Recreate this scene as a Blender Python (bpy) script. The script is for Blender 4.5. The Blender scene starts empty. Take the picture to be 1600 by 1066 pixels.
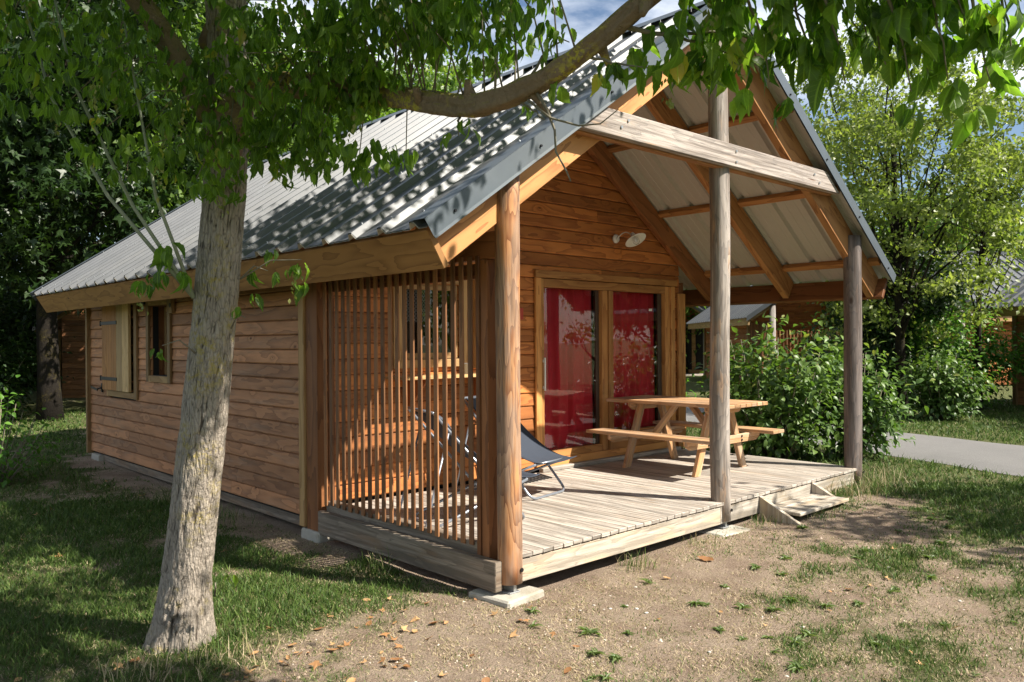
import bpy, math, random
import numpy as np
from mathutils import Vector, Matrix, noise as mnoise

random.seed(7)
RNG = np.random.default_rng(7)
PI = math.pi
scene = bpy.context.scene
COL = scene.collection

# ------------------------------------------------------------------ camera, sky, sun
cam_data = bpy.data.cameras.new('camera')
cam = bpy.data.objects.new('camera', cam_data)
COL.objects.link(cam)
cam_data.sensor_width = 36.0
cam_data.lens = 36.0 * 1269.69 / 1600.0
cam_data.clip_start = 0.05
cam_data.clip_end = 800.0
CAM = np.array([-3.5669, -3.8752, 1.69])
_r = np.array([0.73064026, -0.68272467, -0.00719993])
_u = np.array([0.00614828, -0.00396581, 0.99997324])
_f = np.array([0.68273495, 0.73066497, -0.0013])
cam.matrix_world = Matrix(((_r[0], _u[0], -_f[0], CAM[0]), (_r[1], _u[1], -_f[1], CAM[1]),
                           (_r[2], _u[2], -_f[2], CAM[2]), (0, 0, 0, 1)))
scene.camera = cam

SUN_EL = math.radians(46)
SUN_H = np.array([0.418, -0.908])          # horizontal direction towards the sun
sun_dir = Vector((SUN_H[0] * math.cos(SUN_EL), SUN_H[1] * math.cos(SUN_EL), math.sin(SUN_EL)))
SUNV = np.array(sun_dir)
sd = bpy.data.lights.new('sun', 'SUN')
sd.energy = 5.0
sd.angle = math.radians(0.53)
sd.color = (1.0, 0.93, 0.82)
so = bpy.data.objects.new('sun', sd)
COL.objects.link(so)
so.rotation_euler = sun_dir.to_track_quat('Z', 'Y').to_euler()

world = bpy.data.worlds.new('World')
scene.world = world
world.use_nodes = True
wn, wl = world.node_tree.nodes, world.node_tree.links
for n in list(wn): wn.remove(n)
wo = wn.new('ShaderNodeOutputWorld')
bg = wn.new('ShaderNodeBackground')
sky = wn.new('ShaderNodeTexSky')
sky.sky_type = 'NISHITA'
sky.sun_disc = False
sky.sun_elevation = SUN_EL
sky.sun_rotation = math.atan2(SUN_H[0], SUN_H[1])
sky.air_density = 1.0; sky.dust_density = 0.6; sky.ozone_density = 2.0
tc = wn.new('ShaderNodeTexCoord')
mp = wn.new('ShaderNodeMapping'); mp.inputs['Scale'].default_value = (1.0, 1.0, 3.2)
nz = wn.new('ShaderNodeTexNoise'); nz.inputs['Scale'].default_value = 2.6
nz.inputs['Detail'].default_value = 7; nz.inputs['Roughness'].default_value = 0.55; nz.inputs['Distortion'].default_value = 0.4
cr = wn.new('ShaderNodeValToRGB')
cr.color_ramp.elements[0].position = 0.46; cr.color_ramp.elements[0].color = (0, 0, 0, 1)
cr.color_ramp.elements[1].position = 0.66; cr.color_ramp.elements[1].color = (1, 1, 1, 1)
mx = wn.new('ShaderNodeMix'); mx.data_type = 'RGBA'
mx.inputs['B'].default_value = (11.0, 11.4, 12.0, 1)
wl.new(tc.outputs['Generated'], mp.inputs['Vector']); wl.new(mp.outputs[0], nz.inputs['Vector'])
wl.new(nz.outputs['Fac'], cr.inputs[0]); wl.new(cr.outputs[0], mx.inputs['Factor'])
wl.new(sky.outputs[0], mx.inputs['A']); wl.new(mx.outputs['Result'], bg.inputs['Color'])
bg.inputs['Strength'].default_value = 0.062
wl.new(bg.outputs[0], wo.inputs[0])

scene.view_settings.view_transform = 'Standard'
scene.view_settings.look = 'None'
scene.view_settings.gamma = 1.0
scene.view_settings.exposure = 1.12
scene.render.engine = 'CYCLES'
scene.cycles.max_bounces = 8
scene.cycles.transparent_max_bounces = 12
scene.cycles.diffuse_bounces = 4

# ------------------------------------------------------------------ material helpers
class NT:
    def __init__(self, name):
        self.m = bpy.data.materials.new(name); self.m.use_nodes = True
        self.t = self.m.node_tree; self.t.nodes.clear()
        self.out = self.n('ShaderNodeOutputMaterial')
    def n(self, typ, **kw):
        nd = self.t.nodes.new(typ)
        for k, v in kw.items(): setattr(nd, k, v)
        return nd
    def l(self, a, b): self.t.links.new(a, b)
    def attr(self, name):
        a = self.n('ShaderNodeAttribute', attribute_name=name); return a.outputs['Fac']
    def uv(self): return self.n('ShaderNodeUVMap').outputs[0]
    def obj(self): return self.n('ShaderNodeTexCoord').outputs['Object']
    def mapping(self, src, scale=(1, 1, 1), loc=(0, 0, 0)):
        m = self.n('ShaderNodeMapping'); m.inputs['Scale'].default_value = scale
        m.inputs['Location'].default_value = loc
        self.l(src, m.inputs['Vector']); return m.outputs[0]
    def noise(self, vec, scale, detail=4, rough=0.55, dist=0.0):
        n = self.n('ShaderNodeTexNoise'); n.inputs['Scale'].default_value = scale
        n.inputs['Detail'].default_value = detail; n.inputs['Roughness'].default_value = rough
        n.inputs['Distortion'].default_value = dist
        self.l(vec, n.inputs['Vector']); return n.outputs['Fac']
    def voronoi(self, vec, scale, feature='F1', rnd=1.0):
        n = self.n('ShaderNodeTexVoronoi', feature=feature); n.inputs['Scale'].default_value = scale
        n.inputs['Randomness'].default_value = rnd
        self.l(vec, n.inputs['Vector']); return n.outputs['Distance']
    def math(self, op, a, b=None, c=None, clamp=False):
        n = self.n('ShaderNodeMath', operation=op, use_clamp=clamp)
        for i, x in enumerate((a, b, c)):
            if x is None: continue
            if isinstance(x, (int, float)): n.inputs[i].default_value = x
            else: self.l(x, n.inputs[i])
        return n.outputs[0]
    def ramp(self, fac, stops):
        r = self.n('ShaderNodeValToRGB'); e = r.color_ramp.elements
        while len(e) < len(stops): e.new(0.5)
        for i, (p, c) in enumerate(stops):
            e[i].position = p
            if isinstance(c, (int, float)): c = (c, c, c)
            e[i].color = (c[0], c[1], c[2], 1)
        self.l(fac, r.inputs[0]); return r.outputs[0]
    def mix(self, fac, a, b, mode='MIX'):
        n = self.n('ShaderNodeMix', data_type='RGBA', blend_type=mode)
        for s, x in (('Factor', fac), ('A', a), ('B', b)):
            if isinstance(x, (int, float)): n.inputs[s].default_value = x
            elif isinstance(x, tuple): n.inputs[s].default_value = (x[0], x[1], x[2], 1)
            else: self.l(x, n.inputs[s])
        return n.outputs['Result']
    def bump(self, h, strength=0.5, dist=0.01):
        b = self.n('ShaderNodeBump'); b.inputs['Strength'].default_value = strength
        b.inputs['Distance'].default_value = dist
        self.l(h, b.inputs['Height']); return b.outputs[0]
    def bsdf(self, color, rough=0.6, metal=0.0, bump=None, spec=0.5, **kw):
        p = self.n('ShaderNodeBsdfPrincipled')
        for s, x in (('Base Color', color), ('Roughness', rough), ('Metallic', metal)):
            if isinstance(x, (int, float)): p.inputs[s].default_value = x
            elif isinstance(x, tuple): p.inputs[s].default_value = (x[0], x[1], x[2], 1)
            else: self.l(x, p.inputs[s])
        p.inputs['Specular IOR Level'].default_value = spec
        if bump is not None: self.l(bump, p.inputs['Normal'])
        for k, v in kw.items(): p.inputs[k].default_value = v
        return p.outputs[0]
    def done(self, sh): self.l(sh, self.out.inputs['Surface']); return self.m

def wood(name, light, mid, dark, grey=None, greyamt=0.0, rings=7.0, knot=(0.9, 6.5), rough=0.62, fibre=0.35, ringamt=0.75, bumpd=0.003, spec=0.35, bscale=3.0):
    t = NT(name)
    uv = t.uv(); rnd = t.attr('rnd')
    cmb = t.n('ShaderNodeCombineXYZ')
    sep = t.n('ShaderNodeSeparateXYZ'); t.l(uv, sep.inputs[0])
    U, V = sep.outputs[0], sep.outputs[1]
    t.l(U, cmb.inputs[0]); t.l(V, cmb.inputs[1]); t.l(t.math('MULTIPLY', rnd, 41.0), cmb.inputs[2])
    vec = cmb.outputs[0]
    # knots: one centre per stretched cell
    kv = t.mapping(vec, (knot[0], knot[1], 1.0))
    kd = t.voronoi(kv, 1.0, rnd=0.9)
    swirl = t.math('POWER', t.math('SUBTRACT', 1.0, t.math('MULTIPLY', kd, 2.2), clamp=True), 2.0)
    field = t.noise(t.mapping(vec, (0.55, 3.4, 1.0)), 1.5, 3, 0.45)
    field = t.math('ADD', t.math('MULTIPLY', field, rings), t.math('MULTIPLY', swirl, rings * 0.30))
    wob = t.noise(t.mapping(vec, (6, 30, 1)), 1.0, 2, 0.5)
    field = t.math('ADD', field, t.math('MULTIPLY', wob, 0.35))
    fr = t.math('FRACT', field)
    ring = t.math('POWER', fr, 2.2)
    fib = t.noise(t.mapping(vec, (4.0, 190.0, 1.0)), 1.0, 3, 0.6)
    blot = t.noise(t.mapping(vec, (0.9, 2.2, 1.0)), bscale, 4, 0.6)
    base = t.mix(t.math('MULTIPLY', blot, 1.0), mid, light)
    base = t.mix(t.math('MULTIPLY', ring, ringamt), base, dark)
    base = t.mix(t.math('MULTIPLY', fib, fibre), base, t.mix(0.5, mid, dark))
    vary = t.math('ADD', 0.62, t.math('MULTIPLY', rnd, 0.68))
    vn = t.n('ShaderNodeCombineXYZ')
    for i in range(3): t.l(vary, vn.inputs[i])
    base = t.mix(1.0, base, vn.outputs[0], 'MULTIPLY')
    if grey is not None:
        g = t.noise(t.mapping(vec, (0.8, 5.0, 1.0)), 2.0, 5, 0.65)
        g = t.ramp(g, [(max(0.0, 0.62 - greyamt * 0.6), 0.0), (max(0.05, 0.78 - greyamt * 0.6), 1.0)])
        stk = t.noise(t.mapping(vec, (0.5, 11.0, 1.0)), 1.7, 5, 0.7)
        gcol = t.mix(t.ramp(stk, [(0.42, 0.0), (0.58, 1.0)]), tuple(c * 0.33 for c in grey), tuple(min(1, c * 1.35) for c in grey))
        gcol = t.mix(t.math('MULTIPLY', fib, 0.7), gcol, tuple(c * 0.5 for c in grey))
        gcol = t.mix(t.math('MULTIPLY', ring, 0.45), gcol, tuple(c * 0.4 for c in grey))
        base = t.mix(t.math('MULTIPLY', g, min(1.0, greyamt + 0.25)), base, gcol)
        ck = t.noise(t.mapping(vec, (0.22, 9.0, 1.0)), 2.0, 3, 0.55)
        ck = t.ramp(t.math('ABSOLUTE', t.math('SUBTRACT', ck, 0.5)), [(0.0, 1.0), (0.009, 0.0)])
        base = t.mix(t.math('MULTIPLY', ck, min(1.0, greyamt*1.2)), base, tuple(c * 0.12 for c in grey))
    km = t.ramp(kd, [(0.045, 1.0), (0.085, 0.0)])
    kcore = t.mix(t.math('MULTIPLY', kd, 8.0), tuple(c * 0.5 for c in dark), tuple(c * 1.15 for c in dark))
    base = t.mix(t.math('MULTIPLY', km, 0.9), base, kcore)
    h = t.math('ADD', t.math('MULTIPLY', ring, -0.5), t.math('MULTIPLY', fib, 0.8))
    h = t.math('SUBTRACT', h, t.math('MULTIPLY', km, 0.6))
    return t.done(t.bsdf(base, rough, 0.0, t.bump(h, 0.5, bumpd), spec))

M = {}
M['siding_side'] = wood('siding_side', (0.66, 0.325, 0.155), (0.47, 0.205, 0.088), (0.14, 0.050, 0.019), (0.40, 0.25, 0.165), 0.20, rings=6, knot=(3.2, 5.5), ringamt=0.6)
M['siding_door'] = wood('siding_door', (0.60, 0.235, 0.064), (0.44, 0.145, 0.036), (0.16, 0.040, 0.010), rings=7, knot=(2.4, 5.5), ringamt=0.7)
M['larch'] = wood('larch', (0.58, 0.30, 0.115), (0.46, 0.205, 0.07), (0.21, 0.075, 0.022), rings=7)
M['larch_pale'] = wood('larch_pale', (0.55, 0.36, 0.17), (0.44, 0.27, 0.115), (0.26, 0.13, 0.045), rings=6)
M['larch_dark'] = wood('larch_dark', (0.32, 0.13, 0.045), (0.22, 0.083, 0.028), (0.09, 0.03, 0.01), rings=6)
M['fascia'] = wood('fascia', (0.50, 0.265, 0.095), (0.35, 0.165, 0.052), (0.14, 0.055, 0.018), rings=8, knot=(1.6, 4.0), ringamt=0.62)
M['trim'] = wood('trim', (0.42, 0.27, 0.12), (0.34, 0.20, 0.08), (0.17, 0.085, 0.03), rings=5)
M['slat'] = wood('slat', (0.36, 0.17, 0.072), (0.25, 0.11, 0.045), (0.11, 0.045, 0.018), rings=4, knot=(1.0, 8.0))
M['log'] = wood('log', (0.66, 0.37, 0.18), (0.50, 0.22, 0.085), (0.20, 0.065, 0.022), (0.36, 0.27, 0.21), 0.42, rings=15, knot=(2.2, 4.0), bumpd=0.005, ringamt=0.95, bscale=5.0)
M['log_grey'] = wood('log_grey', (0.56, 0.36, 0.21), (0.42, 0.25, 0.14), (0.14, 0.07, 0.035), (0.37, 0.345, 0.32), 0.60, rings=12, knot=(1.8, 4.0), bumpd=0.006, ringamt=0.9)
M['log_dark'] = wood('log_dark', (0.40, 0.22, 0.12), (0.27, 0.15, 0.085), (0.08, 0.04, 0.025), (0.17, 0.155, 0.15), 0.62, rings=12, knot=(1.8, 4.0), bumpd=0.006, ringamt=0.9)
M['beam_grey'] = wood('beam_grey', (0.60, 0.37, 0.20), (0.46, 0.28, 0.16), (0.18, 0.10, 0.06), (0.43, 0.39, 0.36), 0.62, rings=8, knot=(0.9, 5.0), bumpd=0.005)
M['deck_beam'] = wood('deck_beam', (0.52, 0.42, 0.29), (0.44, 0.35, 0.24), (0.26, 0.18, 0.11), (0.55, 0.51, 0.45), 0.45, rings=8, knot=(0.8, 4.0), bumpd=0.003)
M['side_beam'] = wood('side_beam', (0.30, 0.205, 0.13), (0.22, 0.145, 0.09), (0.09, 0.052, 0.03), (0.30, 0.255, 0.205), 0.5, rings=8, knot=(0.8, 4.0))
M['decking'] = wood('decking', (0.53, 0.425, 0.32), (0.43, 0.335, 0.245), (0.25, 0.175, 0.12), (0.53, 0.485, 0.43), 0.55, rings=5, knot=(0.9, 7.0), bumpd=0.003)
M['table'] = wood('table', (0.62, 0.375, 0.19), (0.50, 0.265, 0.115), (0.27, 0.13, 0.055), (0.50, 0.41, 0.32), 0.32, rings=6, knot=(0.8, 7.0))
M['door_frame'] = wood('door_frame', (0.58, 0.30, 0.10), (0.47, 0.21, 0.062), (0.24, 0.085, 0.022), rings=7, knot=(0.5, 7.0))
M['shutter_old'] = wood('shutter_old', (0.42, 0.21, 0.07), (0.34, 0.15, 0.045), (0.19, 0.075, 0.02), rings=6, knot=(0.5, 6.0))
M['shutter_new'] = wood('shutter_new', (0.62, 0.43, 0.21), (0.52, 0.34, 0.155), (0.33, 0.19, 0.075), rings=6, knot=(1.6, 6.0))

def mk_metal(name, col, rough=0.38, metal=0.35):
    t = NT(name)
    o = t.obj()
    n = t.noise(t.mapping(o, (1, 1, 1)), 2.2, 5, 0.65)
    streak = t.noise(t.mapping(o, (0.6, 14.0, 0.6)), 1.0, 4, 0.6)
    c = t.mix(t.math('MULTIPLY', n, 0.9), tuple(x * 0.78 for x in col), tuple(min(1, x * 1.22) for x in col))
    c = t.mix(t.ramp(streak, [(0.52, 0.0), (0.75, 0.30)]), c, (0.22, 0.21, 0.185))
    spots = t.voronoi(o, 9.0)
    c = t.mix(t.ramp(spots, [(0.03, 0.5), (0.07, 0.0)]), c, (0.10, 0.09, 0.06))
    r = t.math('ADD', rough - 0.08, t.math('MULTIPLY', n, 0.2))
    return t.done(t.bsdf(c, r, metal, t.bump(n, 0.12, 0.01)))
M['roof'] = mk_metal('roof', (0.108, 0.113, 0.119), 0.40, 0.15)
M['roof_dark'] = mk_metal('roof_dark', (0.085, 0.095, 0.105), 0.42, 0.3)
M['flashing'] = mk_metal('flashing', (0.11, 0.13, 0.15), 0.42, 0.3)
def simple(name, col, rough=0.6, metal=0.0, var=0.15, scale=6.0, bump=0.0, spec=0.5, bscale=60.0):
    t = NT(name); o = t.obj()
    n = t.noise(o, scale, 5, 0.6)
    c = t.mix(n, tuple(x * (1 - var) for x in col), tuple(min(1, x * (1 + var)) for x in col))
    b = t.bump(t.noise(o, bscale, 4, 0.6), bump, 0.01) if bump else None
    return t.done(t.bsdf(c, rough, metal, b, spec))
M['roof_under'] = simple('roof_under', (0.50, 0.475, 0.43), 0.55, 0.0, 0.08, 2.0)
M['galv'] = simple('galv', (0.48, 0.50, 0.52), 0.38, 0.8, 0.2, 30)
M['black_metal'] = simple('black_metal', (0.02, 0.02, 0.022), 0.45, 0.5, 0.3, 20)
M['tube_metal'] = simple('tube_metal', (0.30, 0.33, 0.38), 0.32, 0.6, 0.1, 20)
M['white_plastic'] = simple('white_plastic', (0.72, 0.72, 0.70), 0.4)
M['lamp_metal'] = simple('lamp_metal', (0.72, 0.73, 0.70), 0.45, 0.1, 0.2, 60)
M['dark_inside'] = simple('dark_inside', (0.015, 0.013, 0.012), 0.9)  # near-black: the darkness of unlit rooms is put into the colour
M['seal'] = simple('seal', (0.05, 0.03, 0.02), 0.5)
M['white_frame'] = simple('white_frame', (0.55, 0.56, 0.58), 0.35)
M['grey_cup'] = simple('grey_cup', (0.30, 0.33, 0.36), 0.4, 0.4)
M['red_sticker'] = simple('red_sticker', (0.45, 0.05, 0.03), 0.5)
M['plywood'] = simple('plywood', (0.34, 0.11, 0.03), 0.6, 0, 0.3, 12)
M['rubber'] = simple('rubber', (0.05, 0.05, 0.05), 0.7)

def mk_concrete():
    t = NT('concrete'); o = t.obj()
    n = t.noise(o, 8, 7, 0.7); f = t.noise(o, 90, 3, 0.6)
    c = t.mix(n, (0.32, 0.29, 0.24), (0.52, 0.49, 0.43))
    c = t.mix(t.ramp(t.noise(o, 3.5, 4, 0.6), [(0.5, 0.0), (0.65, 0.6)]), c, (0.22, 0.19, 0.13))
    h = t.math('ADD', t.math('MULTIPLY', n, 1.0), t.math('MULTIPLY', f, 0.4))
    return t.done(t.bsdf(c, 0.9, 0, t.bump(h, 0.7, 0.012), 0.2))
M['concrete'] = mk_concrete()

def mk_glass():
    t = NT('glass')
    tr = t.n('ShaderNodeBsdfTransparent'); tr.inputs[0].default_value = (0.93, 0.95, 0.94, 1)
    gl = t.n('ShaderNodeBsdfGlossy'); gl.inputs['Roughness'].default_value = 0.012
    gl.inputs['Color'].default_value = (0.95, 0.97, 1, 1)
    nz = t.noise(t.obj(), 1.3, 1, 0.4)
    b = t.bump(nz, 0.06, 0.05)
    t.l(b, gl.inputs['Normal'])
    fr = t.n('ShaderNodeFresnel'); fr.inputs[0].default_value = 1.55
    fac = t.math('MULTIPLY', t.math('ADD', fr.outputs[0], 0.01), 1.1, clamp=True)
    mxs = t.n('ShaderNodeMixShader'); t.l(fac, mxs.inputs[0]); t.l(tr.outputs[0], mxs.inputs[1]); t.l(gl.outputs[0], mxs.inputs[2])
    return t.done(mxs.outputs[0])
M['glass'] = mk_glass()

def mk_fabric(name, col, scale=900, transl=0.0, rough=0.85, stripe=None):
    t = NT(name); uv = t.uv()
    w = t.noise(t.mapping(uv, (1, 1, 1)), scale, 2, 0.5)
    n = t.noise(uv, 6, 4, 0.6)
    c = t.mix(t.math('ADD', t.math('MULTIPLY', w, 0.5), t.math('MULTIPLY', n, 0.5)), tuple(x * 0.75 for x in col), tuple(x * 1.2 for x in col))
    sh = t.bsdf(c, rough, 0, t.bump(w, 0.3, 0.002), 0.25)
    if transl:
        tl = t.n('ShaderNodeBsdfTranslucent'); t.l(c, tl.inputs[0])
        mm = t.n('ShaderNodeMixShader'); mm.inputs[0].default_value = transl
        t.l(sh, mm.inputs[1]); t.l(tl.outputs[0], mm.inputs[2]); sh = mm.outputs[0]
    return t.done(sh)
M['curtain'] = mk_fabric('curtain', (0.70, 0.042, 0.062), 500, 0.15)
M['lace'] = mk_fabric('lace', (0.34, 0.34, 0.36), 300, 0.3)
M['sling'] = mk_fabric('sling', (0.05, 0.06, 0.082), 1200, 0.12)
M['pillow'] = mk_fabric('pillow', (0.075, 0.085, 0.105), 900)

def mk_leaf(name, deep, mid, bright, yellow=None, yamt=0.06, transl=0.45, rough=0.42, vein=False, tmul=1.6):
    t = NT(name); rnd = t.attr('rnd')
    stops = [(0.0, deep), (0.45, mid), (0.9, bright)]
    if yellow is not None:
        stops = [(0.0, deep), (0.45, mid), (0.97 - yamt - 0.03, bright), (1.0 - yamt, yellow)]
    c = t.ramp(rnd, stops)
    bmp = None
    if vein:
        sep = t.n('ShaderNodeSeparateXYZ'); t.l(t.uv(), sep.inputs[0])
        U, V = sep.outputs[0], sep.outputs[1]
        av = t.math('ABSOLUTE', V)
        mid_v = t.ramp(av, [(0.008, 1.0), (0.03, 0.0)])
        side = t.math('FRACT', t.math('MULTIPLY', t.math('SUBTRACT', U, t.math('MULTIPLY', av, 1.1)), 6.5))
        side = t.ramp(side, [(0.0, 1.0), (0.10, 0.0), (0.93, 0.0), (1.0, 1.0)])
        vv = t.math('MAXIMUM', mid_v, t.math('MULTIPLY', side, 0.45))
        c = t.mix(t.math('MULTIPLY', vv, 0.5), c, tuple(min(1, x * 1.7) for x in bright))
        spot = t.noise(t.uv(), 7.0, 3, 0.6)
        c = t.mix(t.ramp(spot, [(0.62, 0.0), (0.72, 0.55)]), c, tuple(x * 0.75 for x in mid))
        bmp = t.bump(t.math('ADD', t.math('MULTIPLY', vv, -1.0), spot), 0.5, 0.003)
    sh = t.bsdf(c, rough, 0, bmp, 0.4)
    tl = t.n('ShaderNodeBsdfTranslucent')
    tcx = t.mix(1.0, c, (tmul, tmul * 1.12, tmul * 0.45), 'MULTIPLY')
    t.l(tcx, tl.inputs[0])
    mm = t.n('ShaderNodeMixShader'); mm.inputs[0].default_value = transl
    t.l(sh, mm.inputs[1]); t.l(tl.outputs[0], mm.inputs[2])
    return t.done(mm.outputs[0])
M['leaf_near'] = mk_leaf('leaf_near', (0.038, 0.080, 0.014), (0.080, 0.145, 0.022), (0.17, 0.26, 0.040), (0.36, 0.30, 0.06), 0.035, vein=True, transl=0.56, tmul=2.2)
M['leaf_maple'] = mk_leaf('leaf_maple', (0.010, 0.026, 0.006), (0.021, 0.047, 0.011), (0.044, 0.082, 0.018), transl=0.3)  # deep maple green, kept extra dark in place of missing canopy shade
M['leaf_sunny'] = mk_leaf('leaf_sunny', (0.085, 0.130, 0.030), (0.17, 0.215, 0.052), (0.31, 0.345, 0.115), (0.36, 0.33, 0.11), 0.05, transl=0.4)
M['leaf_shrub'] = mk_leaf('leaf_shrub', (0.040, 0.085, 0.020), (0.080, 0.145, 0.032), (0.15, 0.23, 0.05), (0.26, 0.27, 0.08), 0.07, transl=0.3)
M['leaf_bright'] = mk_leaf('leaf_bright', (0.045, 0.11, 0.014), (0.08, 0.19, 0.024), (0.15, 0.30, 0.045), transl=0.4)
M['leaf_back'] = mk_leaf('leaf_back', (0.045, 0.095, 0.014), (0.095, 0.165, 0.026), (0.18, 0.27, 0.05), transl=0.4)
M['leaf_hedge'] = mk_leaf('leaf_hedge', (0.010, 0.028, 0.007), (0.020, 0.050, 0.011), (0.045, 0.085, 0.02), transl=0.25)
M['leaf_weed'] = mk_leaf('leaf_weed', (0.055, 0.09, 0.03), (0.10, 0.15, 0.05), (0.17, 0.21, 0.085), transl=0.3)
M['seed'] = mk_leaf('seed', (0.12, 0.14, 0.04), (0.20, 0.22, 0.06), (0.30, 0.30, 0.10), transl=0.3)
M['dead_leaf'] = mk_leaf('dead_leaf', (0.19, 0.085, 0.035), (0.34, 0.17, 0.07), (0.50, 0.30, 0.14), transl=0.15, rough=0.7, tmul=1.0)

def mk_grass():
    t = NT('grass_blade'); rnd = t.attr('rnd')
    c = t.ramp(rnd, [(0.0, (0.040, 0.080, 0.014)), (0.35, (0.080, 0.145, 0.028)), (0.62, (0.15, 0.215, 0.050)), (0.72, (0.32, 0.28, 0.13)), (1.0, (0.62, 0.50, 0.34))])
    sh = t.bsdf(c, 0.55, 0, None, 0.3)
    tl = t.n('ShaderNodeBsdfTranslucent'); t.l(c, tl.inputs[0])
    mm = t.n('ShaderNodeMixShader'); mm.inputs[0].default_value = 0.35
    t.l(sh, mm.inputs[1]); t.l(tl.outputs[0], mm.inputs[2])
    return t.done(mm.outputs[0])
M['grass'] = mk_grass()

def mk_ground():
    t = NT('ground'); o = t.obj(); g = t.attr('green')
    n1 = t.noise(o, 1.1, 6, 0.65); n2 = t.noise(o, 9, 6, 0.7); n3 = t.noise(o, 70, 5, 0.75); n4 = t.noise(o, 260, 3, 0.7)
    dirt = t.mix(n2, (0.31, 0.225, 0.17), (0.66, 0.52, 0.41))
    dirt = t.mix(t.ramp(n1, [(0.42, 0.0), (0.60, 0.55)]), dirt, (0.45, 0.345, 0.25))
    dirt = t.mix(t.ramp(n3, [(0.40, 0.0), (0.62, 0.75)]), dirt, (0.50, 0.39, 0.29))
    dirt = t.mix(t.ramp(n4, [(0.48, 0.0), (0.62, 0.65)]), dirt, (0.16, 0.105, 0.07))
    flk = t.noise(t.mapping(o, (1, 1, 1)), 130, 2, 0.5, 1.5)
    dirt = t.mix(t.ramp(flk, [(0.58, 0.0), (0.63, 0.8)]), dirt, (0.70, 0.58, 0.42))
    dirt = t.mix(t.ramp(t.noise(o, 2.3, 5, 0.7), [(0.42, 0.0), (0.62, 0.6)]), dirt, (0.25, 0.17, 0.125))
    grass = t.mix(n3, (0.06, 0.085, 0.025), (0.16, 0.18, 0.065))
    grass = t.mix(t.ramp(n2, [(0.45, 0.0), (0.7, 0.6)]), grass, (0.24, 0.20, 0.11))
    fac = t.math('ADD', g, t.math('MULTIPLY', t.math('SUBTRACT', n2, 0.5), 1.3))
    fac = t.math('ADD', fac, t.math('MULTIPLY', t.math('SUBTRACT', n3, 0.5), 0.9))
    fac = t.ramp(fac, [(0.38, 0.0), (0.68, 1.0)])
    c = t.mix(fac, dirt, grass)
    peb = t.voronoi(o, 38)
    c = t.mix(t.ramp(peb, [(0.06, 0.8), (0.10, 0.0)]), c, (0.50, 0.45, 0.38))
    h = t.math('ADD', t.math('MULTIPLY', n3, 1.0), t.math('MULTIPLY', n4, 0.5))
    return t.done(t.bsdf(c, 0.95, 0, t.bump(h, 1.0, 0.035), 0.15))
M['ground'] = mk_ground()

def mk_asphalt():
    t = NT('asphalt'); o = t.obj()
    v = t.voronoi(o, 90); n = t.noise(o, 1.4, 6, 0.6); n2 = t.noise(o, 220, 3, 0.7)
    c = t.mix(n, (0.16, 0.155, 0.15), (0.25, 0.24, 0.23))
    c = t.mix(t.ramp(v, [(0.1, 0.6), (0.5, 0.0)]), c, (0.34, 0.33, 0.31))
    c = t.mix(t.math('MULTIPLY', n2, 0.5), c, (0.07, 0.07, 0.07))
    return t.done(t.bsdf(c, 0.88, 0, t.bump(t.math('ADD', v, n2), 0.6, 0.01), 0.25))
M['asphalt'] = mk_asphalt()

def mk_bark(name, a, b, lichen=(0.42, 0.33, 0.05), lamt=0.5, sc=1.0, moss=None, dotd=0.012, zs=0.16, rd=0.5):
    t = NT(name); o = t.obj()
    v = t.mapping(o, (sc, sc, sc * zs))
    n = t.noise(v, 42, 4, 0.6, 0.6); r = t.voronoi(t.mapping(o, (sc, sc, sc * zs * 1.4)), 55, 'DISTANCE_TO_EDGE')
    f = t.noise(o, 60, 5, 0.7)
    g = t.attr('ridge')
    c = t.mix(t.math('ADD', t.math('MULTIPLY', n, 0.7), t.math('MULTIPLY', f, 0.4)), a, b)
    c = t.mix(t.ramp(g, [(0.18, 0.95), (0.48, 0.0)]), c, tuple(x * 0.28 for x in a))
    c = t.mix(t.ramp(r, [(0.0, rd), (0.12, 0.0)]), c, tuple(x * 0.42 for x in a))
    l1 = t.noise(o, 3.2, 3, 0.6); l2 = t.noise(o, 34, 4, 0.7)
    lm = t.math('MULTIPLY', t.ramp(l1, [(0.50, 0.0), (0.62, 1.0)]), t.ramp(l2, [(0.47, 0.0), (0.58, lamt)]))
    c = t.mix(lm, c, lichen)
    if moss:
        sepn = t.n('ShaderNodeSeparateXYZ'); t.l(t.n('ShaderNodeNewGeometry').outputs['Normal'], sepn.inputs[0])
        mm = t.math('MULTIPLY', t.ramp(sepn.outputs[2], [(0.1, 0.0), (0.7, 1.0)]), t.ramp(l2, [(0.38, 0.0), (0.55, 0.9)]))
        c = t.mix(mm, c, moss)
    h = t.math('ADD', t.math('MULTIPLY', n, 1.0), t.math('MULTIPLY', r, 1.6*rd))
    h = t.math('ADD', h, t.math('MULTIPLY', f, 0.5))
    return t.done(t.bsdf(c, 0.9, 0, t.bump(h, 0.8, dotd), 0.2))
M['bark'] = mk_bark('bark', (0.24, 0.195, 0.155), (0.50, 0.44, 0.37), lamt=0.6, dotd=0.03)
M['bark_limb'] = mk_bark('bark_limb', (0.13, 0.09, 0.06), (0.32, 0.235, 0.155), (0.46, 0.40, 0.07), 1.0, 0.8, moss=(0.27, 0.25, 0.045), zs=0.8, dotd=0.02, rd=0.08)
M['bark_dark'] = mk_bark('bark_dark', (0.045, 0.036, 0.028), (0.10, 0.08, 0.06), lamt=0.1)
M['twig'] = simple('twig', (0.19, 0.165, 0.115), 0.8, 0, 0.3, 20)
M['shoot'] = simple('shoot', (0.27, 0.30, 0.22), 0.6, 0, 0.2, 20)
M['pebble'] = simple('pebble', (0.48, 0.45, 0.40), 0.7, 0, 0.2, 8)

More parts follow.
